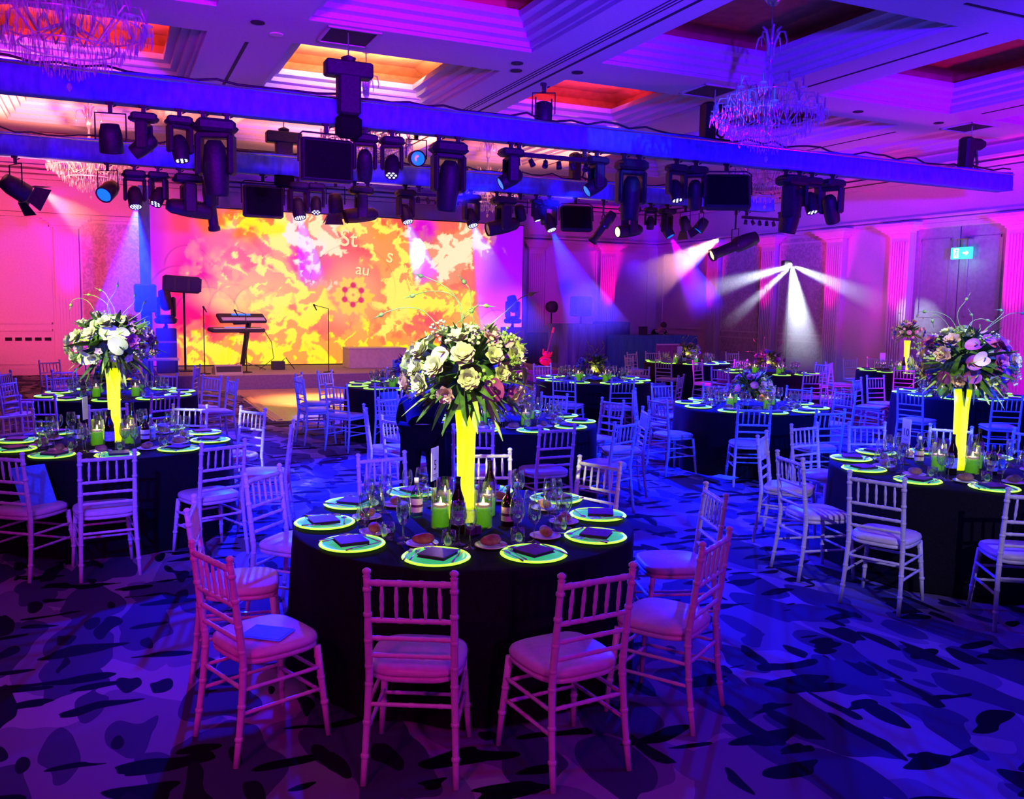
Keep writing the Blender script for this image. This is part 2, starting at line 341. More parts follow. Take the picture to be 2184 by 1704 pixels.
def Mz(loc, rz=0, sc=1): return Matrix.Translation(loc) @ Matrix.Rotation(rz, 4, 'Z') @ Matrix.Scale(sc, 4)

# ---------------------------------------------------------------- room
X0, X1, Y0, Y1, ZC = -9.0, 17.0, -7.0, 25.6, 5.5
b = MB(); b.box(((X0+X1)/2, (Y0+Y1)/2, -.05), (X1-X0, Y1-Y0, .1)); struct(b.build('floor', M_carpet))
b = MB(); b.box((5.6, 17.6, .006), (6.2, 5.5, .012)); tag(b.build('dance_floor', M_parquet), 'parquet dance floor of pale planks in front of the stage', 'dance floor')
b = MB()
for k in range(2): b.add([(2.46, 15.0+k*1.85, .0), (2.62, 15.0+k*1.85, .03), (2.62, 16.84+k*1.85, .03), (2.46, 16.84+k*1.85, 0), (2.62, 15.0+k*1.85, 0), (2.62, 16.84+k*1.85, 0)], [(0, 1, 2, 3), (0, 4, 1), (3, 2, 5), (1, 4, 5, 2)])
M_ramp = noise_tint(mat('brass_edge_ramp', (.75, .5, .2), .3), 20, (.7, .45, .18), (.8, .55, .25))
tag(b.build('edge_ramp', M_ramp), 'metal ramp strip along the left edge of the dance floor', 'edging')
# walls: back (stage end) and right
def wall_box(name, c, d): b = MB(); b.box(c, d); return struct(b.build(name, M_cream))
wall_box('wall_back', ((X0+X1)/2, Y1+.1, 2.9), (X1-X0+.4, .2, 5.8))
wb = wall_box('wall_right', (X1+.1, 5.0, 2.9), (.2, 15.4, 5.8))
wall_box('wall_right', (X1+.1, 20.325, 2.9), (.2, 10.55, 5.8))
wall_box('wall_right', (X1+.1, 13.875, 4.87), (.2, 2.35, 1.86))
# wall panels and mouldings
def frame(bm, M, w, h, t=.05, d=.03):
    for c, s in (((0, 0, h/2), (w, d, t)), ((0, 0, -h/2), (w, d, t)), ((w/2, 0, 0), (t, d, h+t)), ((-w/2, 0, 0), (t, d, h+t))): bm.box(c, s, M)
pil_back = [-6.4, -3.6, -.9, 12.4, 15.0]; pil_right = [22.4, 19.9, 17.4, 15.35, 12.35, 8.5, 4.5]
bm = MB(); bp = MB()
bays = [(-9, -6.4), (-6.4, -3.6), (-3.6, -.9), (12.4, 15.0), (15.0, 17.0)]
for a, c in bays:
    cx, wd = (a+c)/2, (c-a)-.75
    frame(bm, Matrix.Translation((cx, Y1-.015, 2.55)), wd, 2.45); frame(bm, Matrix.Translation((cx, Y1-.015, .72)), wd, .85)
for a, c in ((22.4, 25.6), (19.9, 22.4), (17.4, 19.9), (8.5, 12.35), (4.5, 8.5)):
    cx, wd = (a+c)/2, abs(c-a)-.75; M = Matrix.Translation((X1-.015, cx, 2.55)) @ Matrix.Rotation(PI/2, 4, 'Z')
    frame(bm, M, wd, 2.45); frame(bm, Matrix.Translation((X1-.015, cx, .72)) @ Matrix.Rotation(PI/2, 4, 'Z'), wd, .85)
struct(bm.build('trim_1', M_cream))
bp.box((.55, Y1-.01, 2.3), (2.2, .02, 3.2)); bp.box((X1-.01, 18.65, 2.3), (.02, 1.7, 3.2)); bp.box((X1-.01, 21.2, 2.3), (.02, 1.7, 3.2)); bp.box((X1-.01, 10.4, 2.3), (.02, 3.0, 3.2))
struct(bp.build('trim_2', M_damask))
bm = MB()    # entablature line, cornice, baseboard
for z, h, d in ((4.02, .09, .10), (4.12, .05, .16), (4.96, .10, .14), (5.08, .08, .26), (5.2, .06, .36)):
    bm.box(((X0+X1)/2, Y1-d/2, z), (X1-X0, d, h)); bm.box((X1-d/2, (Y0+Y1)/2, z), (d, Y1-Y0, h))
struct(bm.build('trim_3', M_cream))
bm = MB(); bm.box(((X0+X1)/2, Y1-.015, .09), (X1-X0, .03, .18)); struct(bm.build('baseboard_back', M_cream))
bm = MB(); bm.box((X1-.015, 20.32, .09), (.03, 10.5, .18)); bm.box((X1-.015, 5.2, .09), (.03, 14.9, .18)); struct(bm.build('baseboard_right', M_cream))
def pilaster():
    b = MB(); w2 = .28
    b.box((0, -.07, 1.95), (w2*2, .14, 3.6))
    for i in range(7): b.box((-w2+.07+i*.07, -.15, 1.95), (.035, .03, 3.3))
    b.box((0, -.09, .16), (.66, .2, .32)); b.box((0, -.08, .36), (.6, .17, .08))
    for i, (ww, hh) in enumerate(((.62, .05), (.72, .05), (.86, .06), (1.02, .06), (1.16, .07))): b.box((0, -.10-.025*i, 3.76+i*.055), (ww, .16+.05*i, hh))
    return b.mesh('pilaster', M_cream)
pm = pilaster()
for i, x in enumerate(pil_back): struct(ob('pilaster', pm, None, (x, Y1, 0)))
for i, y in enumerate(pil_right): struct(ob('pilaster', pm, None, (X1, y, 0), (0, 0, -PI/2)))
for x, e in zip(pil_back, (60, 60, 90, 70, 70)): spot('wall_uplight', (x+.05, Y1-1.0, .25), (x, Y1-.1, 3.75), (1, .0, .3), e*18, 24, .8, .05)
for y, e in zip(pil_right, (70, 70, 80, 110, 110, 60, 60)): spot('wall_uplight', (X1-1.0, y+.05, .25), (X1-.1, y, 3.75), (1, .0, .4), e*11, 24, .8, .05)
area('cove_uplight', (X1-.45, 11.0, 5.25), (X1-.2, 11.0, 6), MAG, 60, .1, 8)
area('wall_wash_light', (14.2, 9.0, .15), (17.0, 15.0, 4.0), (.75, .0, 1.0), 400, 2, 2)
# double door, recessed in the right wall
bm = MB()
for yy in (12.62, 15.13): bm.box((X1-.02, yy, 1.99), (.16, .1, 3.98))
bm.box((X1-.02, 13.875, 3.92), (.16, 2.4, .1)); struct(bm.build('trim_4', M_cream))
M_door = noise_tint(mat('grey_door', (.32, .33, .36), .5), 12, (.29, .3, .33), (.35, .36, .39))
for k, yy in ((1, 13.26), (2, 14.49)):
    b = MB(); b.box((X1+.08, yy, 1.94), (.06, 1.2, 3.86))
    d = struct(b.build('door_%d' % k, M_door))
    b = MB(); M = Matrix.Translation((X1+.045, yy, 2.75)) @ Matrix.Rotation(PI/2, 4, 'Z'); frame(b, M, .8, 1.7, .05, .03)
    frame(b, Matrix.Translation((X1+.045, yy, .95)) @ Matrix.Rotation(PI/2, 4, 'Z'), .8, 1.2, .05, .03); b.build('door_moulding', M_door, d)
    b = MB(); b.ball((X1+.0, 13.875+(.12 if k == 2 else -.12), 1.1), .035); b.tube([(X1+.05, 13.875+(.12 if k == 2 else -.12), 1.1), (X1, 13.875+(.12 if k == 2 else -.12), 1.1)], .012); b.build('door_handle', M_steel, d, True)
# exit sign with a running figure and an arrow
ex = thing('exit_sign', 'green lit exit sign with running figure and arrow above the grey doors', 'exit sign', (X1-.12, 13.68, 3.27), 0)
b = MB(); b.box((0, 0, 0), (.06, .5, .25)); b.build('sign_face', M_exit, ex)
b = MB(); b.box((0, .13, .2), (.02, .02, .2)); b.box((0, -.13, .2), (.02, .02, .2)); b.box((.09, 0, .3), (.2, .3, .02)); b.build('sign_bracket', M_steel, ex)
b = MB(); b.box((-.033, .12, .0), (.01, .13, .2)); fig = ex; b.build('door_pictogram', M_exitw, ex)
b = MB(); b.ball((-.045, .1, .06), .022, 8); b.tube([(-.045, .1, .03), (-.045, .115, -.02)], .014, 6); b.tube([(-.045, .115, -.02), (-.045, .08, -.05), (-.045, .09, -.09)], .009, 6); b.tube([(-.045, .115, -.02), (-.045, .15, -.06)], .009, 6); b.tube([(-.045, .1, .03), (-.045, .06, .0)], .007, 6); b.build('running_figure', M_exit, ex)
b = MB(); b.add([(-.04, -.05, .02), (-.04, -.13, .02), (-.04, -.13, .06), (-.04, -.2, 0), (-.04, -.13, -.06), (-.04, -.13, -.02), (-.04, -.05, -.02)], [(0, 1, 2, 3, 4, 5, 6)]); b.build('arrow', M_exitw, ex)
point('exit_sign_glow', (X1-.35, 13.68, 3.2), (.1, 1, .55), 5, .1)
# wall sockets / floor grille on the back wall
for i in range(5):
    b = MB(); b.box((-2.28+i*.22, Y1-.02, .92), (.15, .03, .08)); b.box((-2.28+i*.22, Y1-.035, .92), (.11, .01, .05))
    tag(b.build('wall_vent', M_dark), 'dark slot vent low on the pink wall, %s of five' % ('leftmost', 'second from left', 'middle one', 'second from right', 'rightmost')[i], 'vent', 'slot vents low on the wall')

# ceiling with stepped coffers
XS = [(-5.8, -2.8), (-1.7, 1.3), (2.4, 5.5), (6.62, 9.65), (10.75, 13.75), (14.85, 16.6)]
YS = [(-1.1, 2.4), (3.5, 7.0), (8.1, 11.6), (12.7, 16.2), (17.3, 20.8), (21.9, 25.0)]
b = MB(); slab = .3
ys = [Y0]+[v for p in YS for v in p]+[Y1]
for i in range(0, len(ys), 2): b.box(((X0+X1)/2, (ys[i]+ys[i+1])/2, ZC+slab/2), (X1-X0, ys[i+1]-ys[i], slab))
xs = [X0]+[v for p in XS for v in p]+[X1]
for y0, y1 in YS:
    for i in range(0, len(xs), 2): b.box(((xs[i]+xs[i+1])/2, (y0+y1)/2, ZC+slab/2), (xs[i+1]-xs[i], y1-y0, slab))
struct(b.build('ceiling', M_ceil))
steps = [(0, ZC+.3), (0, ZC+.05), (.05, ZC+.05), (.05, ZC+.12), (.15, ZC+.14), (.15, ZC+.21), (.25, ZC+.23), (.25, ZC+.30), (.36, ZC+.33), (.36, ZC+.42)]
b = MB(); p = MB()
def ring(bm, x0, x1, y0, y1, a, c):
    (i0, z0), (i1, z1) = a, c
    A = [(x0+i0, y0+i0, z0), (x1-i0, y0+i0, z0), (x1-i0, y1-i0, z0), (x0+i0, y1-i0, z0)]
    B = [(x0+i1, y0+i1, z1), (x1-i1, y0+i1, z1), (x1-i1, y1-i1, z1), (x0+i1, y1-i1, z1)]
    bm.add(A+B, [(k, 4+k, 4+(k+1) % 4, (k+1) % 4) for k in range(4)])
for y0, y1 in YS:
    for x0, x1 in XS:
        for a, c in zip(steps[1:], steps[2:]): ring(b, x0, x1, y0, y1, a, c)
        ring(b, x0, x1, y0, y1, (.36, ZC+.42), (.06, ZC+.43))
        ring(p, x0, x1, y0, y1, (.06, ZC+.43), (.06, ZC+.62))
        ring(p, x0, x1, y0, y1, (.06, ZC+.62), (.3, ZC+.72))
        e = .3; p.add([(x0+e, y0+e, ZC+.72), (x1-e, y0+e, ZC+.72), (x1-e, y1-e, ZC+.72), (x0+e, y1-e, ZC+.72)], [(0, 1, 2, 3)])
struct(b.build('trim_5', M_ceil)); struct(p.build('trim_6', M_gold))
b = MB()      # shadow gaps and slot diffusers along the beams, shade drawn as dark strips
for x in (6.28, 6.10, 6.04, 5.98): b.box((x, 9.3, ZC-.002), (.05 if x > 6.2 else .018, 32, .006))
for x, ya, yb in ((1.84, 12.95, 16.0), (10.18, 8.1, 11.3), (14.2, 13.2, 16.2), (14.2, 8.1, 11.3), (1.84, 17.4, 20.7), (10.18, 17.4, 20.7)): b.box((x, (ya+yb)/2, ZC-.002), (.05, yb-ya, .006))
b.box((13.0, 7.48, ZC-.002), (8.0, .05, .006))
struct(b.build('trim_7', M_dark))
for i, (x, y) in enumerate(((3.02, 12.05), (8.99, 12.2), (15.0, 12.2))):
    b = MB(); b.box((x, y, ZC-.004), (.62, .66, .012)); o = b.build('rigging_hatch', M_dark)  # flat near-black sheet gives the shade inside the hatch opening
    tag(o, ['open square rigging hatch in the ceiling above the orange-lit coffer', 'open square rigging hatch in the ceiling beside the right chandelier', 'open square rigging hatch in the ceiling near the right wall'][i], 'hatch')
    bm = MB()
    for c, s in (((x-.33, y, ZC-.012), (.04, .72, .02)), ((x+.33, y, ZC-.012), (.04, .72, .02)), ((x, y-.35, ZC-.012), (.7, .04, .02)), ((x, y+.35, ZC-.012), (.7, .04, .02))): bm.box(c, s)
    bm.build('hatch_frame', M_ceil, o)
dl = [(1.84, 11.99, 0, 'unlit'), (2.14, 12.4, 1, 'lit'), (5.54, 12.17, 0, 'unlit'), (6.56, 12.21, 0, 'unlit'), (5.7, 12.55, 0, 'unlit'), (10.2, 12.1, 0, 'unlit'), (14.2, 12.2, 0, 'unlit'), (12.2, 12.2, 0, 'unlit')]
wh = ['near the upper left slot', 'the only bright one, left of the orange-lit coffer', 'in the beam left of the long triple groove', 'just right of the long dark groove', 'left of the triple groove, behind its neighbour', 'in the beam beyond the right chandelier', 'in the beam before the pink cove glow', 'below the right coffer moulding']
for (x, y, on, s), t in zip(dl, wh):
    o = MB().lathe([(.09, -.012), (.09, 0), (.07, 0), (.07, -.008)], 16, (x, y, ZC)).build('downlight', M_dark if not on else M_cream); tag(o, '%s round ceiling downlight %s' % (s, t), 'downlight')
    MB().lathe([(.0, -.006), (.065, -.006)], 16, (x, y, ZC), cap=False).build('lamp', M_dlight if on else M_lensoff, o)
area('coffer_fill_light', (3.95, 15.0, 5.95), (3.95, 15.3, 6.6), (1.0, .62, .38), 150, 2.2, .1)  # added unseen strips in the middle of three coffers, brightening their panels
area('coffer_fill_light', (8.1, 15.0, 5.95), (8.1, 15.3, 6.6), (1.0, .08, .4), 40, 2.2, .1)
area('coffer_fill_light', (-.2, 15.0, 5.95), (-.2, 15.3, 6.6), (1.0, .12, .2), 60, 2.2, .1)
# ---------------------------------------------------------------- chiavari chairs
def bamboo(p0, p1, r, rings=4, n=8):
    """a turned rod with small bamboo knuckles"""
    p0, p1 = Vector(p0), Vector(p1); L = (p1-p0).length; pts = []; rs = []
    for i in range(rings+1):
        t = (i+.5)/(rings+1)
        d = .006/L
        pts += [p0.lerp(p1, max(0, t-2.2*d)), p0.lerp(p1, t-d), p0.lerp(p1, t+d), p0.lerp(p1, min(1, t+2.2*d))]; rs += [r, r*1.16, r*1.16, r]
    return [p0]+pts+[p1], [r]+rs+[r]
def rod(name, p0, p1, r, par, rings=2, n=8, mt=None):
    b = MB(); pts, rs = bamboo(p0, p1, r, rings); b.tube(pts, rs, n); return b.build(name, mt or M_chair, par, True)
def back_y(z): return -.195-.055*max(0, (z-.46)/.46)-.05*max(0, (.46-z)/.46)**1.5
def post_x(z): return .178+(.016*max(0, (.44-z)/.44))
def make_chair():
    t = thing('chiavari_chair', 'white chiavari chair', 'chair')
    for s in (-1, 1):                                   # rear legs run on up as the back posts
        b = MB(); zs = [0, .1, .2, .24, .34, .44, .47, .56, .66, .72, .8, .86, .895]; pts = []; rs = []
        for z in zs: pts.append((s*post_x(z), back_y(z), z)); rs.append(.0135+.003*min(1, z/.4)-(.002 if z > .7 else 0))
        b.tube(pts, rs, 10)
        for z in (.12, .26, .42, .50, .615, .73, .84): b.lathe([(.0135, -.012), (.0185, -.006), (.0185, .006), (.0135, .012)], 10, (s*post_x(z), back_y(z), z))
        b.lathe([(.012, .89), (.018, .897), (.011, .903), (.019, .913), (.018, .922), (.008, .93), (0, .931)], 10, (s*post_x(.9), back_y(.9), 0))
        b.build('leg', M_chair, t, True)
        b = MB(); b.tube([(s*.205, .21, 0), (s*.195, .198, .15), (s*.184, .184, .3), (s*.174, .172, .43)], [.0125, .015, .0165, .0175], 10)
        for z, y in ((.16, .197), (.28, .186), (.38, .177)): b.lathe([(.014, -.012), (.019, -.006), (.019, .006), (.014, .012)], 10, (s*(y-.002), y, z))
        b.build('leg', M_chair, t, True)
    z = .868; rod('top_rail', (-post_x(z), back_y(z), z), (post_x(z), back_y(z), z), .0135, t, 3)
    for z, r in ((.705, .011), (.625, .0105), (.548, .0105)): rod('back_rail', (-post_x(z), back_y(z), z), (post_x(z), back_y(z), z), r, t, 3)
    for i in range(5):
        x = -.118+i*.059; b = MB(); p0 = Vector((x*1.02, back_y(.71), .71)); p1 = Vector((x, back_y(.86), .86))
        b.tube([p0.lerp(p1, k) for k in (0, .2, .3, .45, .55, .7, .8, 1)], [.006, .0075, .0095, .008, .0095, .0095, .0075, .0055], 8); b.build('spindle', M_chair, t, True)
    def seat(z0, z1, gx, gy, rnd):
        b = MB(); out = []
        n = 28
        for z, k in ((z0, .96), (z0+.006, 1), (z1-rnd, 1), (z1-rnd*.4, .975), (z1, .9)):
            for i in range(n):
                a = 2*PI*i/n; c, s = math.cos(a), math.sin(a)
                wx = (.205+gx)-(.022 if s < 0 else 0)*abs(s); sx = abs(c)**.5*(1 if c > 0 else -1); sy = abs(s)**.55*(1 if s > 0 else -1)
                out.append((sx*wx*k, sy*(.2+gy)*k+.003, z))
        fs = [tuple(range(n-1, -1, -1)), tuple(range(4*n, 5*n))]
        for q in range(4):
            for i in range(n): j = (i+1) % n; fs.append((q*n+i, q*n+j, (q+1)*n+j, (q+1)*n+i))
        b.add(out, fs); return b
    seat(.425, .452, 0, 0, .006).build('seat_frame', M_chair, t, True)
    seat(.452, .492, .004, .004, .024).build('cushion', M_cush, t, True)
    for z, y in ((.335, -.215),): rod('stretcher', (-.185, back_y(z), z), (.185, back_y(z), z), .0095, t, 2)
    for z in (.31, .21): rod('stretcher', (-.188, .187, z), (.188, .187, z), .009, t, 2)
    for s in (-1, 1):
        for z in (.33, .225): rod('stretcher', (s*.184, back_y(z), z), (s*.187, .187, z), .009, t, 2)
    return t
def make_far_chair():
    """the same chair for the far tables: fewer, merged parts"""
    t = thing('chiavari_chair', 'white chiavari chair', 'chair')
    for s in (-1, 1):
        b = MB(); zs = [0, .24, .46, .7, .9]; b.tube([(s*post_x(z), back_y(z), z) for z in zs], [.013, .016, .016, .015, .014], 6)
        b.lathe([(.012, .89), (.019, .905), (.018, .922), (0, .931)], 6, (s*post_x(.9), back_y(.9), 0)); b.build('leg', M_chair, t, True)
        MB().tube([(s*.205, .21, 0), (s*.174, .172, .43)], [.0125, .017], 6).build('leg', M_chair, t, True)
    b = MB()
    for z in (.868, .705, .625, .548): b.tube([(-post_x(z), back_y(z), z), (post_x(z), back_y(z), z)], .012 if z > .8 else .01, 6)
    for i in range(5): x = -.118+i*.059; b.tube([(x, back_y(.71), .71), (x, back_y(.78), .785), (x, back_y(.86), .86)], [.006, .009, .006], 5)
    b.build('back_frame', M_chair, t, True)
    b = MB(); b.box((0, .003, .438), (.4, .4, .026), bev=.03); b.build('seat_frame', M_chair, t)
    b = MB(); b.box((0, .003, .472), (.405, .405, .04), bev=.03); b.build('cushion', M_cush, t, True)
    b = MB()
    for s in (-1, 1):
        for z in (.33, .225): b.tube([(s*.186, back_y(z), z), (s*.198, .2, z)], .009, 5)
    for z in (.31, .21): b.tube([(-.2, .2, z), (.2, .2, z)], .009, 5)
    b.tube([(-.19, back_y(.335), .33), (.19, back_y(.335), .33)], .009, 5)
    b.build('stretcher_frame', M_chair, t)
    return t
near_chair = Proto(make_chair()); far_chair = Proto(make_far_chair())
T = {'T1': (1.83, 4.63), 'T2': (.03, 8.3), 'T3': (6.08, 4.83), 'T4': (7.43, 8.96), 'T5': (3.83, 8.53), 'T6': (.1, 12.4), 'T7': (4.1, 12.7),
     'T8': (7.4, 12.95), 'T9': (11.9, 16.6), 'T10': (11.7, 13.65), 'T11': (15.0, 13.3), 'T12': (11.6, 9.25)}
TN = {'T1': 'front table', 'T2': 'left vase table', 'T3': 'right vase table', 'T4': 'dark-pink-flowered table', 'T5': 'table behind the front one', 'T6': 'table behind the left one', 'T7': 'table nearest the stage',
      'T8': 'table before the guitar', 'T9': 'table before the booth', 'T10': 'table under the white beams', 'T11': 'far slim-vase table', 'T12': 'table behind the right one'}
POS = ['near side', 'near right', 'right front', 'right rear', 'far right', 'far side', 'far left', 'left rear', 'left front', 'near left']
def rel(t, x, y):
    cx, cy = T[t]; a = math.atan2(y-cy, x-cx)-math.atan2(-cy, -cx)
    return (a+PI) % (2*PI)-PI          # 0 = towards the photographer, + = anticlockwise = towards the right of the picture
USED = {}
def seat_word(t, kind, x, y):
    k = int(round(rel(t, x, y)/R(36))) % 10
    u = USED.setdefault((t, kind), set())
    for d in (0, 1, -1, 2, -2, 3, -3, 4, -4, 5):
        if (k+d) % 10 not in u: u.add((k+d) % 10); return POS[(k+d) % 10]
    return 'inner'
CH = [(1.09, 3.35, 63, 'T1'), (1.81, 3.1, 95, 'T1'), (0.39, 3.96, 20, 'T1'), (2.61, 3.37, 122, 'T1'), (3.29, 4.27, 162, 'T1'), (0.5, 4.91, -10, 'T1'), (0.92, 5.73, -45, 'T1'), (1.77, 6.11, -84, 'T1'), (2.55, 6.03, -105, 'T1'), (3.14, 5.39, -157, 'T1'), (-0.67, 7.07, 52, 'T2'), (-0.03, 6.8, 97, 'T2'), (0.76, 7.06, 111, 'T2'), (1.36, 7.97, 166, 'T2'), (1.3, 9.17, -147, 'T2'), (-0.75, 9.41, -54, 'T2'), (0.58, 10.96, 121, 'T6'), (0.71, 9.54, -119, 'T2'), (-0.72, 10.96, 75, 'T6'), (-0.02, 9.81, -80, 'T2'), (-1.2, 13.1, -28, 'T6'), (-1.36, 14.66, -18, 'a'), (-0.92, 17.09, -57, 'b'), (-0.61, 14.8, -59, 'c'), (-0.63, 13.76, -62, 'T6'), (0.73, 13.81, -114, 'T6'), (1.31, 15.38, 162, 'd'), (1.33, 13.32, -143, 'T6'), (1.5, 12.72, -167, 'T6'), (2.42, 12.45, 8, 'T7'), (2.6, 13.4, -25, 'T7'), (3.09, 13.86, -49, 'T7'), (2.74, 11.62, 38, 'T7'), (3.38, 11.39, 61, 'T7'), (2.93, 9.84, -55, 'T5'), (2.47, 8.97, -11, 'T5'), (2.45, 8.04, 19, 'T5'), (2.97, 7.34, 64, 'T5'), (3.69, 7.2, 91, 'T5'), (4.99, 9.7, -145, 'T5'), (5.35, 8.91, -166, 'T5'), (4.45, 7.17, 114, 'T5'), (5.12, 8.0, 158, 'T5'), (6.31, 9.86, -37, 'T4'), (6.27, 11.86, 44, 'T8'), (7.0, 11.37, 76, 'T8'), (7.3, 14.67, -87, 'T8'), (8.77, 13.65, -153, 'T8'), (11.38, 18.08, -71, 'T9'), (10.4, 16.64, -2, 'T9'), (12.15, 18.38, -98, 'T9'), (10.72, 15.77, 34, 'T9'), (11.06, 15.05, -67, 'T10'), (10.15, 13.13, 19, 'T10'), (14.13, 17.82, -97, 'e'), (12.2, 15.1, 94, 'T9'), (8.29, 11.93, 131, 'T8'), (7.2, 10.61, -86, 'T4'), (5.99, 8.86, 4, 'T4'), (6.52, 7.8, 62, 'T4'), (6.02, 6.46, -83, 'T3'), (5.18, 6.06, -52, 'T3'), (4.67, 5.09, -11, 'T3'), (7.91, 10.28, -110, 'T4'), (8.83, 9.64, -154, 'T4'), (11.22, 11.92, 74, 'T10'), (13.27, 13.84, -173, 'T10'), (15.27, 15.08, -99, 'T11'), (13.6, 14.0, -23, 'T11'), (10.99, 10.67, -65, 'T12'), (11.72, 10.99, -94, 'T12'), (7.16, 7.32, 81, 'T4'), (9.08, 9.03, -178, 'T4'), (16.39, 15.46, -98, 'f'), (13.9, 12.36, 40, 'T11'), (10.15, 8.89, 16, 'T12'), (10.77, 7.88, 55, 'T12'), (7.31, 5.91, -143, 'T3'), (6.7, 6.35, -111, 'T3'), (7.81, 5.43, -170, 'T3'), (4.62, 4.27, 24, 'T3'), (5.2, 3.55, 56, 'T3'), (14.9, 20.6, -90, 'g'), (4.4, 14.3, -100, 'T7'), (5.5, 12.0, 150, 'T7')]
STRAY = {'a': 'white chiavari chair alone beyond the chairs at the far left', 'b': 'white chiavari chair alone by the pink wall, left of the stage', 'c': 'white chiavari chair alone behind the table left of the stage',
         'd': 'white chiavari chair standing apart near the stage corner, left of dance floor', 'e': 'white chiavari chair standing alone between the booth and white beams', 'f': 'white chiavari chair alone against the right wall near the slim vase',
         'g': 'white chiavari chair far off by the wall beside the booth end'}
for x, y, a, t in CH:
    f = R(a); x += .235*math.cos(f); y += .235*math.sin(f)
    if t in T:
        dx_, dy_ = x-T[t][0], y-T[t][1]; k_ = max(1, 1.24/math.hypot(dx_, dy_)); x, y = T[t][0]+dx_*k_, T[t][1]+dy_*k_
    rng = math.hypot(x, y)
    if t in T: lab = 'white chiavari chair with pale cushion, %s of the %s' % (seat_word(t, 'chair', x, y), TN[t]); g = 'chiavari chairs round the '+TN[t]
    else: lab = STRAY[t]; g = 'loose chiavari chairs'
    (near_chair if rng < 11.2 else far_chair).place((x, y, 0), f-PI/2, lab, g)

# ---------------------------------------------------------------- tables
RT = .955
def cloth_mesh(seed):
    rnd = random.Random(seed); n = 96; vs = []; fs = []
    k1, k2 = rnd.choice((13, 15, 17)), rnd.choice((7, 9)); p1, p2 = rnd.random()*6, rnd.random()*6
    rows = [(RT-.012, .765, 0), (RT, .757, 0), (RT+.003, .74, .1), (RT+.006, .6, .35), (RT+.01, .35, .8), (RT+.02, .012, 1)]
    vs.append((0, 0, .765))
    for r, z, k in rows:
        for i in range(n):
            a = 2*PI*i/n; rr = r+k*(.018*math.sin(k1*a+p1)+.012*math.sin(k2*a+p2)); vs.append((rr*math.cos(a), rr*math.sin(a), z))
    for i in range(n): fs.append((0, 1+i, 1+(i+1) % n))
    for q in range(len(rows)-1):
        for i in range(n): j = (i+1) % n; fs.append((1+q*n+i, 1+(q+1)*n+i, 1+(q+1)*n+j, 1+q*n+j))
    b = MB(); b.add(vs, fs); return b.mesh('tablecloth', M_black, True)
def make_table():
    t = thing('round_table', 'round folding banquet table', 'table')
    MB().lathe([(.0, .725), (.915, .725), (.92, .74), (.915, .755), (0, .755)], 40, cap=False).build('table_top', M_cream, t)
    for a in (0, 90, 180, 270):
        x, y = .6*math.cos(R(a+45)), .6*math.sin(R(a+45)); MB().tube([(x, y, 0), (x, y, .725)], .016, 8).build('leg', M_steel, t)
    return t
tb = Proto(make_table())
cm = [cloth_mesh(i) for i in range(3)]
for i, (t, (x, y)) in enumerate(T.items()):
    tb.place((x, y, 0), i*.4, 'round banquet table hidden under black cloth, the '+TN[t], 'round banquet tables')
    o = ob('tablecloth', cm[i % 3], None, (x, y, 0), (0, 0, i)); tag(o, 'black floor-length cloth draped over the '+TN[t], 'tablecloth', 'black round tablecloths')
ZT = .766
# ---------------------------------------------------------------- table settings
def P_charger(full=True):
    t = thing('charger_plate', '', 'plate')
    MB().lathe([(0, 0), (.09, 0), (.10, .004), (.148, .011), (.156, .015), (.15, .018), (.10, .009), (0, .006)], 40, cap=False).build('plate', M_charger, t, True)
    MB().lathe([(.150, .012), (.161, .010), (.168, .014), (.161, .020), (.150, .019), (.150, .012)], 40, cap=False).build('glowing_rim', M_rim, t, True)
    return t
def P_menu():
    b = MB(); b.box((0, 0, .016), (.15, .15, .005), bev=.002); b.box((0, .004, .0085), (.142, .142, .0085), mi=1); b.box((0, 0, .0025), (.15, .15, .004), bev=.0015)
    t = thing('menu_booklet', '', 'menu'); b.build('cover', [M_menu, M_ink], t); return t
def P_fork():
    b = MB(); b.tube([(0, -.1, .004), (0, -.05, .005), (0, .0, .004), (0, .03, .006)], [.005, .0035, .0028, .004], 6)
    b.box((0, .045, .0065), (.02, .02, .003))
    for i in range(4): b.tube([(-.0084+i*.0056, .052, .0065), (-.0084+i*.0056, .075, .008), (-.0084+i*.0056, .1, .006)], [.0018, .0018, .001], 5)
    t = thing('fork', '', 'fork'); b.build('fork_body', M_steel, t, True); return t
def P_knife():
    t = thing('knife', '', 'knife')
    MB().tube([(0, -.11, .005), (0, -.06, .006), (0, -.01, .005)], [.005, .006, .0045], 8).build('handle', M_steel, t, True)
    b = MB(); b.add([(-.006, -.01, .004), (.007, -.01, .004), (.009, .08, .004), (.002, .115, .004), (-.006, .09, .004), (-.006, -.01, .006), (.007, -.01, .006), (.009, .08, .005), (.002, .115, .005), (-.006, .09, .006)],
          [(4, 3, 2, 1, 0), (5, 6, 7, 8, 9), (0, 1, 6, 5), (1, 2, 7, 6), (2, 3, 8, 7), (3, 4, 9, 8), (4, 0, 5, 9)]); b.build('blade', M_steel, t); return t
def P_spoon():
    b = MB(); b.tube([(0, -.1, .004), (0, 0, .005), (0, .04, .004)], [.005, .003, .003], 6); b.ball((0, .06, .006), .022, 10, sc=(.8, 1.2, .2))
    t = thing('spoon', '', 'spoon'); b.build('spoon_body', M_steel, t, True); return t
def P_bplate():
    t = thing('bread_plate', '', 'plate'); MB().lathe([(0, 0), (.05, 0), (.085, .012), (.083, .016), (.05, .005), (0, .004)], 24, cap=False).build('plate', M_bread_plate, t, True); return t
def P_roll():
    b = MB(); b.ball((0, 0, .027), .048, 16, sc=(1.25, .72, .56)); b.ball((.012, .004, .034), .038, 12, sc=(1.2, .7, .6)); t = thing('bread_roll', '', 'bread'); b.build('crust', M_bread, t, True); return t
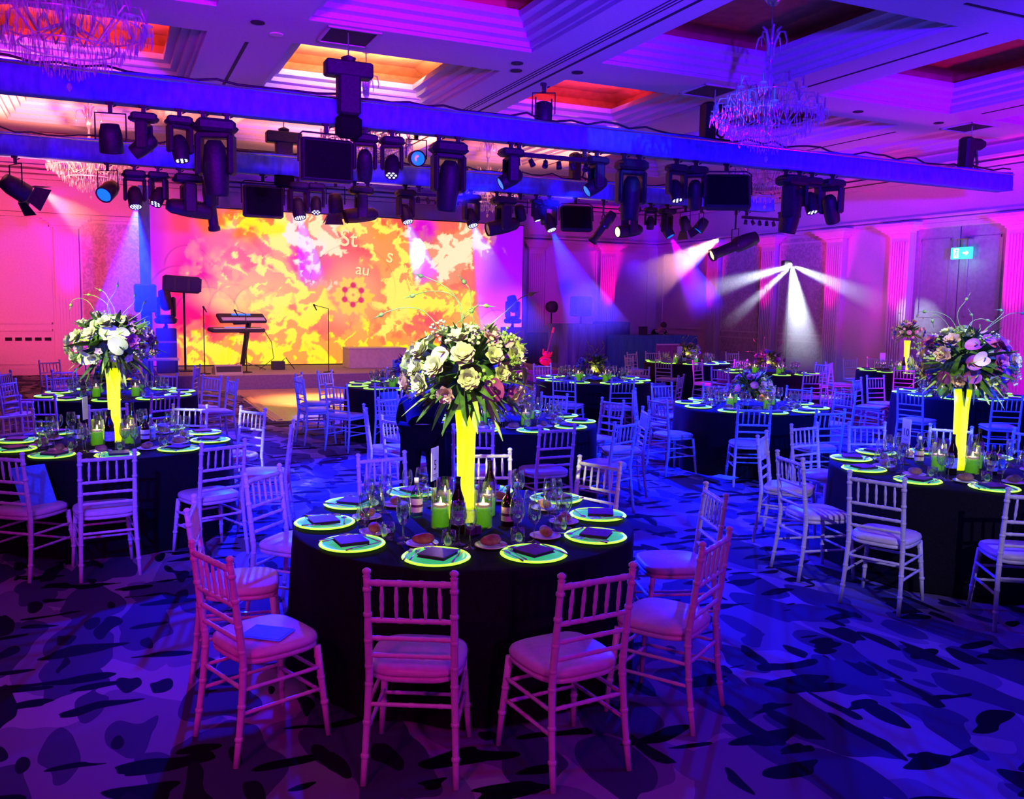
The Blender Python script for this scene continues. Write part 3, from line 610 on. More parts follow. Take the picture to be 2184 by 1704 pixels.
def P_bknife():
    b = MB(); b.tube([(0, -.07, .003), (0, 0, .004), (0, .02, .003)], [.004, .005, .004], 6); b.box((.002, .06, .003), (.013, .08, .002), taper=.8); t = thing('butter_knife', '', 'knife'); b.build('knife_body', M_steel, t, True); return t
def glass_shape(prof, n): return MB().lathe(prof, n, cap=False)
def P_wine(h=.215, rr=.036, n=20):
    t = thing('wine_glass', '', 'glass')
    glass_shape([(h*.05, .095), (rr*.7, .11), (rr, .14), (rr*1.02, .155), (rr*.92, .185), (rr*.8, h), (rr*.78, h), (rr*.9, .185), (rr*.98, .155), (rr*.96, .14), (rr*.66, .112), (.002, .098)], n).build('bowl', M_glass, t, True)
    glass_shape([(.034, 0), (.034, .002), (.012, .006), (.0045, .014), (.0035, .05), (.0045, .088), (.012, .1)], 14).build('stem', M_glass, t, True); return t
def P_tumbler(n=18):
    t = thing('tumbler', '', 'glass')
    glass_shape([(0, .002), (.026, .0), (.036, .02), (.039, .045), (.034, .09), (.033, .09), (.0375, .045), (.034, .022), (.024, .012), (0, .01)], n).build('glass_wall', M_glass, t, True)
    return t
SET = dict(charger=Proto(P_charger()), menu=Proto(P_menu()), fork=Proto(P_fork()), knife=Proto(P_knife()), spoon=Proto(P_spoon()), bplate=Proto(P_bplate()), roll=Proto(P_roll()), bknife=Proto(P_bknife()),
           red=Proto(P_wine(.225, .040)), white=Proto(P_wine(.205, .034)), tumbler=Proto(P_tumbler()))
for k in ('red', 'white'): pass
NM = dict(charger='round charger plate with glowing green rim', menu='square dark menu booklet on the charger', fork='fork', knife='long steel dinner knife', spoon='dessert spoon lying across', bplate='small white bread plate',
          roll='brown bread roll', bknife='small butter knife on bread plate', red='large wine glass', white='smaller wine glass', tumbler='low round water tumbler')
PHASE = {'T1': -86, 'T2': -89, 'T3': -88, 'T4': -110, 'T5': -95, 'T6': -100, 'T7': -110, 'T8': -100, 'T9': -120, 'T10': -112, 'T11': -130, 'T12': -112}
rnd = random.Random(11)
SKIP = {('T1', 55)}
for t, (cx, cy) in T.items():
    near = t in ('T1', 'T2', 'T3'); mid = t in ('T4', 'T5', 'T12')
    for k in range(10):
        a = R(PHASE[t]+36*k); sx, sy = cx+.79*math.cos(a), cy+.79*math.sin(a)
        wdd = seat_word(t, 'set', sx, sy)
        if not (near or mid) and wdd in ('far side', 'far left', 'far right') and t in ('T9', 'T10', 'T11'): continue
        q = a+PI/2                    # local +y points to the table centre
        def put(kind, lx, ly, lz=0, rz=0, extra='', jit=.006, tilt=None):
            lx += rnd.uniform(-jit, jit); ly += rnd.uniform(-jit, jit)
            dx = lx*math.cos(q)-ly*math.sin(q); dy = lx*math.sin(q)+ly*math.cos(q)
            px, py = cx+.79*math.cos(a)+dx, cy+.79*math.sin(a)+dy
            lab = '%s%s, %s of the %s' % (NM[kind], extra, wdd, TN[t])
            SET[kind].place((px, py, ZT+lz), q+rz, lab, {'red': 'wine glasses', 'white': 'wine glasses', 'menu': 'menu booklets', 'charger': 'glowing charger plates', 'tumbler': 'water tumblers', 'fork': 'forks', 'knife': 'dinner knives', 'spoon': 'dessert spoons', 'bplate': 'bread plates', 'roll': 'bread rolls', 'bknife': 'butter knives'}[kind]+' on the '+TN[t],
                            rot=tilt)
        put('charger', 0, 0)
        put('menu', 0, .0, .0185, rnd.uniform(-.35, .35), jit=.012)
        if near or mid:
            put('bplate', -.118, .238, jit=.003); put('roll', -.118, .238, .007, rnd.uniform(-1, 1), jit=.003)
        if near:
            put('fork', -.1, -.01, .019, rnd.uniform(-.04, .04), ' nearest the booklet', jit=.002); put('fork', -.13, -.015, .019, rnd.uniform(-.04, .04), ' at the rim', jit=.002)
            put('knife', .108, -.005, .018, rnd.uniform(-.08, .08)); put('spoon', .0, .112, .018, PI/2+rnd.uniform(-.1, .1)); put('bknife', -.075, .225, .014, rnd.uniform(.2, .7))
        put('red', .06, .288, jit=.004); put('white', .13, .226, jit=.004)
        if near or mid or k % 2: put('tumbler', .022, .213, jit=.003)

# ---------------------------------------------------------------- centre of the tables: vases, candles, bottles, signs
def P_vase(h, r):
    t = thing('vase', '', 'vase')
    prof = [(0, 0), (r*1.15, 0), (r*1.22, .012), (r*1.0, .05), (r*.92, .12), (r*.95, h*.45), (r*1.04, h*.8), (r*1.24, h), (r*1.18, h), (r*.98, h*.8), (r*.8, .1), (0, .06)]
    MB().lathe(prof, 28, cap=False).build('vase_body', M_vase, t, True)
    MB().lathe([(r*1.16, h-.003), (r*1.24, h), (r*1.2, h+.006), (r*1.12, h+.004)], 28, cap=False).build('lip', M_glass, t, True); return t
def P_candle(h=.17, r=.045):
    t = thing('candle_holder', '', 'candle')
    MB().lathe([(0, .0), (r, .0), (r, h), (r-.003, h), (r-.003, .006), (0, .006)], 24, cap=False).build('cylinder_glass', M_candleg, t, True)
    MB().lathe([(0, .008), (r-.005, .008), (r-.005, h*.5), (0, h*.5)], 20, cap=False).build('green_water', M_greenw, t, True)
    c = MB().lathe([(0, h*.5+.001), (r*.55, h*.5+.001), (r*.84, h*.51+.012), (r*.82, h*.51+.02), (r*.3, h*.51+.018), (0, h*.51+.017)], 20, cap=False).build('floating_candle', M_wax, t, True)
    MB().lathe([(0, 0), (.0055, .008), (.006, .016), (.003, .032), (0, .042)], 10, (0, 0, h*.51+.02), cap=False).build('flame', M_flame, c, True); return t
def P_bottle(kind):
    t = thing('bottle', '', 'bottle')
    if kind == 'wine':
        MB().lathe([(0, 0), (.037, 0), (.0385, .01), (.0385, .16), (.034, .19), (.018, .235), (.0145, .26), (.014, .295), (.0155, .297), (.0155, .308), (0, .31)], 24, cap=False).build('bottle_body', M_wine, t, True)
        b = MB(); b.lathe([(.0392, .05), (.0392, .13)], 24, cap=False); b.build('label_band', M_lblue, t, True)
        b = MB()
        for i in range(5): b.lathe([(.0395, .063+i*.012), (.0395, .067+i*.012)], 24, cap=False)
        b.build('label_print', M_lwhite, t, True)
    else:
        MB().lathe([(0, 0), (.034, 0), (.036, .008), (.036, .125), (.03, .15), (.013, .175), (.012, .205), (.0, .206)], 22, cap=False).build('bottle_body', M_bottle if kind == 'green' else M_wine if kind == 'dark' else M_glass, t, True)
        MB().lathe([(0, .2), (.0135, .2), (.0135, .228), (0, .228)], 14, cap=False).build('cap', M_cap if kind != 'green' else M_key, t, True)
        MB().lathe([(.0366, .03), (.0366, .11)], 22, cap=False).build('label_band', M_lwhite if kind in ('green', 'dark') else M_lblue, t, True)
        MB().lathe([(.0369, .06), (.0369, .075)], 22, cap=False).build('label_print', M_menu if kind != 'white' else M_lwhite, t, True)
    return t
vase_p = Proto(P_vase(.63, .052)); cand = Proto(P_candle(.215, .052))
bot = {k: Proto(P_bottle(k)) for k in ('wine', 'green', 'dark', 'white')}
def text_mesh(name, c, par, loc, rot):
    """lettering as a real mesh"""
    tmp = bpy.data.objects.new('tmp', c); COL.objects.link(tmp); bpy.context.view_layer.update(); dg = bpy.context.evaluated_depsgraph_get()
    me_ = bpy.data.meshes.new_from_object(tmp.evaluated_get(dg)); bpy.data.objects.remove(tmp); return ob(name, me_, par, loc, rot)
def sign(t, x, y, rz, txt, lab):
    s = thing('table_number_sign', lab, 'sign', (x, y, ZT), rz)
    MB().lathe([(0, 0), (.04, 0), (.04, .006), (.006, .01), (.004, .02), (.004, .16)], 14, cap=False).build('stand', M_blackm, s, True)
    b = MB(); b.box((0, 0, .27), (.11, .004, .2)); cd = b.build('card', M_paper, s)
    if txt:
        c = bpy.data.curves.new('number', 'FONT'); c.body = txt; c.size = .085; c.extrude = .0006; c.align_x = 'CENTER'; c.materials.append(M_ink)
        n = text_mesh('number', c, cd, (0, -.0028, .235), (PI/2, 0, 0))
        b = MB(); b.box((0, -.0026, .205), (.06, .001, .003)); b.box((0, -.0026, .195), (.04, .001, .002)); b.build('printed_line', M_ink, cd)
    return s
def centre(kind, proto, t, x, y, lab, rz=0, g=None):
    proto.place((x, y, ZT), rz, lab, g)
for t, sc in (('T1', 1), ('T2', 1), ('T3', 1), ('T11', 1)):
    x, y = T[t]; vase_p.place((x, y, ZT), 0, 'tall flared vase glowing yellow in the middle of the '+TN[t], 'tall glowing yellow vases')
VL = {'T1': (1.83, 4.63)}
AD = ['front left', 'front right', 'rear right', 'rear left']
for t, (cx, cy) in T.items():
    far_t = t in ('T6', 'T7', 'T8', 'T9', 'T10', 'T11', 'T12')
    to = math.atan2(-cy, -cx)
    pr = cand
    for i, (da, rr) in enumerate(((-.75, .20), (.62, .17), (2.3, .17), (-2.5, .2))):
        if t == 'T9' and i > 1: continue
        if t not in ('T1', 'T2', 'T3', 'T11'): rr += .17
        a = to+da; x, y = cx+rr*math.cos(a), cy+rr*math.sin(a)
        pr.place((x, y, ZT), i, 'lit candle glass with green water, %s of centre, %s' % (AD[i], TN[t]), 'candle glasses on the '+TN[t])
        if t in ('T1', 'T2', 'T3', 'T4', 'T5') and i in (0, 1, 2): point('candle_light', (x, y, ZT+.15), (1, .5, .15), 1.6 if t == 'T1' else 1.3, .012)
    if far_t: point('candle_light', (cx+.2*math.cos(to), cy+.2*math.sin(to), ZT+.2), (1, .45, .15), 2.2, .02)
    BS = [('wine', -.15, .27, 'dark wine bottle with blue label, in front of the vase'), ('dark', 1.15, .26, 'dark spirit bottle with pale label, right of centre'), ('white', 1.5, .29, 'clear bottle with blue label and cap, right of centre'),
          ('green', -1.9, .3, 'green glass bottle with white label, left of centre'), ('wine', 2.6, .28, 'dark wine bottle behind the flowers')]
    for j, (k, da, rr, lb) in enumerate(BS):
        if t not in ('T1', 'T2', 'T3') and j not in (0, 3): continue
        if t not in ('T1', 'T2', 'T3', 'T11'): rr += .13; lb = lb.replace('in front of the vase', 'before the flowers')
        a = to+da; bot[k].place((cx+rr*math.cos(a), cy+rr*math.sin(a), ZT), j, lb+' of the '+TN[t] if 'centre' in lb else lb+' on the '+TN[t], 'bottles')
sign('T1', 1.775, 5.0, R(48), '5', 'white table number card reading 5 on a black stand, front table')
sign('T3', 5.85, 5.14, R(-104), '10', 'white table number card reading 10 on a black stand, right table')
sign('T2', -.2, 8.55, R(70), '', 'white table number card seen edge-on on the left table')
sign('T7', 3.95, 12.95, R(-60), '', 'white table number card beside the blue flowers nearest the stage')
sign('T9', 11.55, 16.4, R(-35), '', 'number card beside the whitish flowers on the far table')
sign('T11', 14.55, 13.5, R(-40), '', 'number card left of the slim tall vase')
sign('T8', 7.75, 13.2, R(-40), '', 'pale number card behind the blue flowers before the guitar')
# little things on the front table and leaflets on seats
b = MB(); b.box((0, 0, .025), (.075, .05, .05), bev=.004); g = b.build('gift_box', M_menu, None, None, (1.76, 4.33, ZT), (0, 0, .2)); tag(g, 'small purple gift box with black ribbon before the lit vase', 'box')
MB().box((0, 0, .0255), (.004, .052, .053)).build('ribbon', M_ink, g)
b = MB().lathe([(0, 0), (.018, 0), (.03, .012), (.028, .016), (.012, .005), (0, .004)], 16, cap=False).build('salt_dish', M_steel, None, True, (1.45, 4.32, ZT)); tag(b, 'tiny round metal dish left of the gift box on the front table', 'dish')
def leaflet(x, y, z, rz, tilt, lab, s=(.15, .2)):
    b = MB(); b.box((0, 0, 0), (s[0], s[1], .0025)); b.box((.01, .006, .002), (s[0]*.96, s[1]*.96, .0015)); o = b.build('leaflet', M_leaflet, None, None, (x, y, z), (tilt, 0, rz)); tag(o, lab, 'paper'); return o
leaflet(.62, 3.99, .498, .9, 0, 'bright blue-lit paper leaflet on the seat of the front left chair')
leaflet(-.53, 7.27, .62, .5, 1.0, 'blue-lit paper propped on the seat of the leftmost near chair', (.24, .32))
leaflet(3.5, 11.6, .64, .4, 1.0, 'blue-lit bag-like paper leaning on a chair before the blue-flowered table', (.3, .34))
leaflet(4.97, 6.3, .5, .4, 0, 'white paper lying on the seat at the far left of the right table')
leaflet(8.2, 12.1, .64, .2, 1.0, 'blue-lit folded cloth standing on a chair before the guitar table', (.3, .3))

# ---------------------------------------------------------------- flowers
def petal(bm, M, l, w, cup, n=4):
    vs = []; fs = []
    for i in range(n+1):
        t = i/n; ww = w*math.sin(PI*min(.96, .12+t*.85))**.8; y = l*t
        for s in (-1, 0, 1): vs.append((s*ww, y, cup*(t*t)+(.25*ww if s else 0)))
    for i in range(n):
        for k in range(2): a = i*3+k; fs.append((a, a+1, a+4, a+3))
    bm.add(vs, fs, M)
def look(d, p): return Matrix.Translation(p) @ Vector(d).to_track_quat('Z', 'Y').to_matrix().to_4x4()
def rose_mesh(name, mt, r=.045):
    b = MB()
    b.ball((0, 0, r*.30), r*.34, 8, sc=(1, 1, 1.3))
    for layer, (n, rad, tilt, l) in enumerate(((3, .16, 1.42, 1.0), (4, .30, 1.28, 1.08), (5, .44, 1.08, 1.12), (6, .55, .80, 1.05), (6, .60, .48, .95))):
        for i in range(n):
            M = Matrix.Rotation(2*PI*i/n+layer*.5, 4, 'Z') @ Matrix.Translation((0, r*rad*.5, r*.05)) @ Matrix.Rotation(tilt, 4, 'X'); petal(b, M, r*l, r*.5, -r*.35 if layer < 3 else -r*.1)
    return b.mesh(name, mt, True)
def anth_mesh(name, mt, r=.06):
    b = MB(); n = 9; vs = [(0, 0, 0)]; N = 18
    for i in range(N):
        a = 2*PI*i/N; q = r*(1-.38*math.sin(a))*(1-.32*math.exp(-((a-PI/2)/.35)**2)); vs.append((q*math.cos(a)*.85, q*math.sin(a), .016*math.cos(2*a)+.012))
    b.add(vs, [(0, 1+i, 1+(i+1) % N) for i in range(N)])
    b.tube([(0, .01, .005), (0, -.005, .03), (0, -.02, .05)], [.005, .005, .003], 6, mi=1)
    return b.mesh(name, [mt, M_leaf2], True)
def orchid_mesh(name, mt, r=.035):
    b = MB()
    for i in range(5): petal(b, Matrix.Rotation(2*PI*i/5, 4, 'Z') @ Matrix.Rotation(.25, 4, 'X'), r, r*.42, .004)
    b.ball((0, -.004, .008), r*.22, 6); return b.mesh(name, mt, True)
def foliage_mesh(seed, rx, rz, nb, lw=.02, down=True):
    rnd = random.Random(seed); b = MB(); b.ball((0, 0, 0), rx*.58, 12, sc=(1, 1, rz/rx))
    for i in range(nb):
        a = rnd.uniform(0, 2*PI); e = rnd.uniform(-.75 if down else -.25, 1.2); l = rnd.uniform(.6, 1.12)*rx*(1.15 if e < 0 else .85)
        d = Vector((math.cos(a)*math.cos(e), math.sin(a)*math.cos(e), math.sin(e)))
        q = d.to_track_quat('Y', 'Z').to_matrix().to_4x4(); M = Matrix.Translation((0, 0, 0)) @ q @ Matrix.Rotation(rnd.uniform(-1, 1), 4, 'Y') @ Matrix.Translation((0, rx*.28, 0))
        n = 5; vs = []; fs = []; w2 = lw*rnd.uniform(.6, 1.5); L = l*.95
        for k in range(n+1):
            t = k/n; ww = w2*math.sin(PI*(.06+.9*t)); z = -.18*L*t*t
            for s in (-1, 0, 1): vs.append((s*ww, L*t, z+(ww*.3 if s else 0)))
        for k in range(n):
            for j in range(2): c = k*3+j; fs.append((c, c+1, c+4, c+3))
        b.add(vs, fs, M, 1 if rnd.random() < .25 else 0)
    return b.mesh('foliage', [M_leaf, M_leaf2], True)
FM = {'rose': rose_mesh('rose', M_rose), 'pink': rose_mesh('rose', M_pink), 'blue': rose_mesh('rose', M_bluef), 'mauve': rose_mesh('rose', M_mauve), 'anth': anth_mesh('anthurium', M_rose), 'anthp': anth_mesh('anthurium', M_mauve), 'anthw': anth_mesh('anthurium', M_pink), 'orch': orchid_mesh('orchid', M_mauve), 'orchw': orchid_mesh('orchid', M_pink)}
def spray_mesh(seed, mt):
    r_ = random.Random(seed); b = MB()
    for i in range(9):
        a = r_.uniform(0, 6.28); q = r_.uniform(.01, .035); h = r_.uniform(.03, .075); p = (q*math.cos(a), q*math.sin(a), h)
        b.tube([(0, 0, 0), (p[0]*.5, p[1]*.5, h*.6), p], .0014, 4, mi=1); b.lathe([(0, -.008), (.006, -.004), (.009, .006), (.004, .002), (0, .004)], 6, p)
    return b.mesh('filler_spray', [mt, M_leaf2], True)
FM['spray'] = spray_mesh(1, M_leaf2); FM['sprayw'] = spray_mesh(2, M_rose)
fol_hi = foliage_mesh(3, .33, .25, 150, .017); fol_lo = foliage_mesh(5, .28, .19, 150, .017, False); fol_sm = foliage_mesh(8, .24, .18, 90, .015)
def stems(par, tips, base, mtip=M_leaf2):
    for tip, bend in tips:
        p0 = Vector(base); p2 = Vector(tip); pts = []
        for k in range(11):
            t = k/10; p = p0.lerp(p2, t); p += Vector(bend)*math.sin(PI*t); p.x += .015*math.sin(t*9+tip[0]*9); pts.append(p)
        s = MB().tube(pts, [.0028]*11, 5).build('allium_stem', M_leaf2, par, True)
        d = (pts[-1]-pts[-2]).normalized(); b = MB(); b.ball((0, 0, .0), .013, 8, sc=(1, 1, 1.25)); b.tube([(0, 0, .012), (.002, 0, .035), (0, 0, .06)], [.006, .0025, .0006], 6)
        o = b.build('bud', mtip, s, True); o.matrix_local = look(d, pts[-1])
def bouquet(loc, lab, group, fol, rx, rz, kinds, n, seed, tips=(), bare=False, cam_side=True):
    t = thing('flower_arrangement', lab, 'flowers', loc, 0, group); f = ob('foliage', fol, t); f['kind'] = 'stuff'
    rnd = random.Random(seed); got = []
    toc = math.atan2(-loc[1], -loc[0])
    tries = 0
    while len(got) < n and tries < 900:
        tries += 1
        a = rnd.uniform(0, 2*PI); e = rnd.uniform(-.45, 1.35); d = Vector((math.cos(a)*math.cos(e), math.sin(a)*math.cos(e), math.sin(e)))
        if any(d.dot(g) > .955 for g in got): continue
        got.append(d); k = kinds(d, rnd, toc); mt = FM[k]; s = rnd.uniform(.95, 1.35)*(1 if rx > .3 else .8)
        nm = {'rose': 'rose', 'pink': 'rose', 'blue': 'rose', 'mauve': 'rose', 'anth': 'anthurium', 'anthp': 'anthurium', 'anthw': 'anthurium', 'orch': 'orchid', 'orchw': 'orchid'}[k]
        o = ob(nm, mt, t); p = Vector((d.x*rx, d.y*rx, d.z*rz))*rnd.uniform(.86, 1.02)
        o.matrix_local = look(Vector((d.x, d.y, d.z*1.1)).normalized(), p) @ Matrix.Rotation(rnd.uniform(0, 6), 4, 'Z') @ Matrix.Scale(s, 4)
    for i in range(int(n*.45)):          # little lime and white sprays between the blooms
        a = rnd.uniform(0, 2*PI); e = rnd.uniform(-.5, 1.3); d = Vector((math.cos(a)*math.cos(e), math.sin(a)*math.cos(e), math.sin(e)))
        o = ob('filler_spray', FM['spray'] if rnd.random() < .6 else FM['sprayw'], t); o.matrix_local = look(d, Vector((d.x*rx, d.y*rx, d.z*rz))*rnd.uniform(.8, .98)) @ Matrix.Rotation(rnd.uniform(0, 6), 4, 'Z') @ Matrix.Scale(rnd.uniform(.8, 1.3)*(1 if rx > .3 else .7), 4)
    stems(t, tips, (0, 0, rz*.4))
    return t
def lr(d, toc): return d.x*math.cos(toc+PI/2)+d.y*math.sin(toc+PI/2)   # + = picture right
def k_main(d, rnd, toc):
    x = lr(d, toc)
    if d.z < -.1: return rnd.choice(['orch', 'orchw', 'pink', 'anthp', 'orch'])
    if x < .1: return rnd.choice(['rose', 'rose', 'anth', 'anth', 'rose', 'anthw'])
    return rnd.choice(['rose', 'anthw', 'pink', 'anthp', 'rose', 'orchw'])
def k_left(d, rnd, toc): return rnd.choice(['rose', 'rose', 'anth', 'rose', 'orchw']) if lr(d, toc) < .25 else rnd.choice(['pink', 'orchw', 'mauve', 'pink'])
def k_right(d, rnd, toc): return rnd.choice(['pink', 'pink', 'mauve', 'rose', 'anthp', 'anthw', 'orch'])
def k_blue(d, rnd, toc): return rnd.choice(['blue', 'blue', 'blue', 'mauve', 'orchw'])
def k_dark(d, rnd, toc): return rnd.choice(['mauve', 'mauve', 'anthp', 'orch']) if lr(d, toc) < .3 else rnd.choice(['anthw', 'pink', 'rose'])
def k_white(d, rnd, toc): return rnd.choice(['rose', 'rose', 'pink', 'orchw']) if lr(d, toc) > 0 else rnd.choice(['pink', 'mauve', 'blue'])
rv = Vector((math.cos(R(-24.5)), math.sin(R(-24.5)), 0))   # along the picture plane
def tips(lst): return [((rv.x*u, rv.y*u, z), (rv.x*bu, rv.y*bu, bz)) for u, z, bu, bz in lst]
def at(t, z, dz=0): return (T[t][0], T[t][1], z)
H1 = 1.60
bouquet(at('T1', H1), 'large ball of cream roses and anthuriums on the front table vase', 'flower arrangements', fol_hi, .35, .25, k_main, 54, 1,
        tips([(-.27, .55, .05, .12), (-.03, .52, .05, .05), (-.31, .44, .08, .16), (-.47, .33, -.02, .14), (.11, .39, -.06, .1), (.36, .46, .02, .08), (.02, .36, -.08, .02)]))
bouquet(at('T2', H1), 'ball of pale green-white flowers on the left table vase', 'flower arrangements', fol_hi, .33, .24, k_left, 54, 2,
        tips([(-.34, .33, -.05, .16), (-.2, .42, .05, .1), (-.1, .46, .06, .08), (.06, .5, -.04, .05), (.22, .42, .04, .06), (.3, .36, .05, .02)]))
bouquet(at('T3', H1), 'ball of blush and purple roses on the right table vase', 'flower arrangements', fol_hi, .35, .26, k_right, 54, 3,
        tips([(-.34, .40, .02, .1), (-.28, .33, -.08, .14), (-.03, .5, -.06, .06), (.02, .38, .02, .03), (.26, .42, .1, .1), (.16, .34, -.05, .1), (.42, .4, .03, .1)]))
bouquet(at('T11', 1.56), 'pale lilac and white flower ball on the slim far right vase', 'flower arrangements', fol_sm, .3, .26, lambda d, r, c: r.choice(['rose', 'orchw', 'blue', 'rose', 'pink']), 34, 4,
        tips([(-.2, .4, 0, .1), (.2, .36, .05, .1), (.3, .3, .05, .1)]))
LOW = [('T4', k_dark, 5, [], 'low arrangement of dark pink and beige flowers between three candles'), ('T5', k_dark, 6, [(-.1, .3, 0, .05)], 'low dark pink flowers mostly hidden behind the front bouquet'),
       ('T6', k_blue, 7, [(.1, .3, .05, .05)], 'low dark blue flowers behind the left glowing vase'), ('T7', k_blue, 8, [(-.05, .3, -.05, .04), (.1, .35, .04, .04)], 'round blue-lit flower arrangement nearest the stage'),
       ('T8', k_blue, 9, [(-.12, .42, 0, .05), (-.06, .36, .04, .05), (.16, .42, .05, .04), (.05, .3, -.03, .03)], 'low bluish flowers with curled stems before the red guitar'),
       ('T9', k_white, 10, [(-.12, .36, -.04, .08), (.2, .36, .03, .1), (0, .4, -.03, .04)], 'low whitish flowers on the far table before the booth'),
       ('T10', k_blue, 11, [(-.3, .42, -.05, .08), (-.1, .48, -.04, .02), (.28, .4, .05, .05), (-.4, .2, 0, .03)], 'low blue and violet flowers under the white beams'),
       ('T12', k_right, 12, [], 'low lilac flowers hidden behind the right table bouquet')]
for t, kf, sd, tp, lab in LOW: bouquet(at(t, .97), lab, 'flower arrangements', fol_lo, .28, .21, kf, 34, sd, tips(tp))
# ---------------------------------------------------------------- stage and screen
HS = .33
b = MB(); b.box((5.965, 21.95, HS/2-.005), (9.97, 2.9, HS-.01)); st = b.build('stage', M_fascia); tag(st, 'low grey carpeted stage with plain dark purple front', 'stage')
b = MB(); b.box((5.965, 21.95, HS-.006), (9.97, 2.9, .011)); b.build('stage_carpet', M_stage, st)
SX0, SX1, SZ0, SZ1, SY = .95, 10.98, .35, 4.25, 23.5
def screen_pixels(nx, ny):
    """abstract glowing fractal clouds for the LED wall, worked out per point"""
    rs = np.random.RandomState(4)
    u = np.linspace(0, 1, nx)[None, :].repeat(ny, 0); v = np.linspace(0, 1, ny)[:, None].repeat(nx, 1)
    A = (SX1-SX0)/(SZ1-SZ0); x = u*A; y = v
    def vnoise(px, py, f):
        gx, gy = px*f+50, py*f+50; ix, iy = np.floor(gx).astype(int), np.floor(gy).astype(int); fx, fy = gx-ix, gy-iy
        fx = fx*fx*(3-2*fx); fy = fy*fy*(3-2*fy)
        def h(a, c): return np.modf(np.abs(np.sin(a*127.1+c*311.7)*43758.5453))[0]
        return (h(ix, iy)*(1-fx)+h(ix+1, iy)*fx)*(1-fy)+(h(ix, iy+1)*(1-fx)+h(ix+1, iy+1)*fx)*fy
    def fbm(px, py, f, o=5):
        s = 0; a = .5
        for k in range(o): s = s+a*vnoise(px, py, f*2**k); a *= .5
        return s
    def S(e0, e1, t): t = np.clip((t-e0)/(e1-e0), 0, 1); return t*t*(3-2*t)
    def mixc(c, d, k): return c*(1-k[..., None])+np.array(d)[None, None]*k[..., None]
    # curling warp
    wx = x+.10*(fbm(x, y, 5)-.5)+.03*np.sin(26*y+8*fbm(x, y, 6)); wy = y+.10*(fbm(x+9, y+3, 5)-.5)+.03*np.sin(24*x+8*fbm(x+5, y, 6))
    def c8(r, g, b_): f = lambda q: (q/255/12.92) if q < 10 else ((q/255+.055)/1.055)**2.4; return (f(r), f(g), f(b_))
    def blob(cx, cy, rx, ry, soft=.5): return S(1.0+soft, 1.0-soft, np.hypot((u-cx)/rx, (v-cy)/ry))
    c = np.zeros((ny, nx, 3))+np.array(c8(255, 95, 75))
    c = mixc(c, c8(255, 105, 30), blob(.2, .8, .16, .35)); c = mixc(c, c8(255, 0, 70), blob(.10, .40, .06, .38, .4)); c = mixc(c, c8(245, 20, 120), blob(.06, .75, .06, .4)*.7); c = mixc(c, c8(190, 20, 220), S(.07, .0, u))
    c = mixc(c, c8(240, 0, 150), blob(.39, .68, .05, .18)); c = mixc(c, c8(240, 0, 140), blob(.37, .9, .05, .1)*.6); c = mixc(c, c8(255, 60, 20), blob(.56, .86, .10, .16)*.8); c = mixc(c, c8(255, 45, 110), blob(.68, .55, .06, .3)*.8)
    c = mixc(c, c8(225, 0, 210), blob(.70, .92, .035, .12)); c = mixc(c, c8(255, 110, 100), blob(.78, .62, .1, .25)); c = mixc(c, c8(255, 150, 110), blob(.5, .48, .10, .26)*.6)
    c = mixc(c, c8(255, 165, 60), blob(.24, .45, .12, .12)*.9); c = mixc(c, c8(255, 150, 110), blob(.90, .22, .10, .22)); c = mixc(c, c8(255, 70, 40), blob(.33, .33, .03, .12)*.8)
    c = mixc(c, c8(160, 0, 255), S(.84, .93, u)*S(.33, .6, v)); c = mixc(c, c8(255, 40, 160), S(.83, .9, u)*S(.2, .4, v)*S(.62, .42, v)*.8)  # violet at both ends paints in the blue beam haze
    g = .80+.40*fbm(x, y, 3)
    c = c*np.minimum(g, 1.1)[..., None]
    # puffy cloud rims low on both sides
    for cx, cy, r in ((.133, .30, .20), (.20, .36, .16), (.255, .37, .15), (.303, .35, .14), (.07, .45, .18), (.865, .28, .15), (.80, .34, .13), (.92, .24, .14), (.56, .22, .17), (.43, .25, .17), (.09, .62, .14), (.17, .0, .11), (.27, .0, .11), (.36, .0, .11)):
        cx *= A; d = np.hypot(x-cx, y-cy); ins = S(r, r-.006, d); sh = .86+.28*np.clip((y-cy)/r*.7+.5, 0, 1)
        c = c*(1-ins[..., None]*.55)+ins[..., None]*.55*c*sh[..., None]*np.array([1.06, 1.5, .9])[None, None]; rim = S(.010, .0, np.abs(d-r)); c = c*(1-.35*rim[..., None]*S(-.1, .3, (y-cy)/r)[..., None])
    # yellow fractal fronds, their edges curled by two Julia sets
    def julia(zx, zy, cr, ci, n=34):
        it = np.zeros_like(zx); zx, zy = zx.copy(), zy.copy(); live = np.ones(zx.shape, bool)
        for k in range(n):
            zx2 = zx*zx-zy*zy+cr; zy = np.where(live, 2*zx*zy+ci, zy); zx = np.where(live, zx2, zx); r2 = zx*zx+zy*zy; out = live & (r2 > 16)
            it[out] = k+1-np.log2(np.log2(np.maximum(r2[out], 17))/2); live &= ~out
        it[live] = n; return it/n
    def tile(t, p): return np.abs(np.mod(t, 2*p)-p)-p/2
    j1 = julia(tile(x+.1, .62)*2.6, tile(y+.15, .40)*2.6, -.7269, .1889); j2 = julia(tile(x*.9+y*.3+.4, .45)*3.0, tile(y-.25*x+.5, .33)*3.0, -.8, .156)
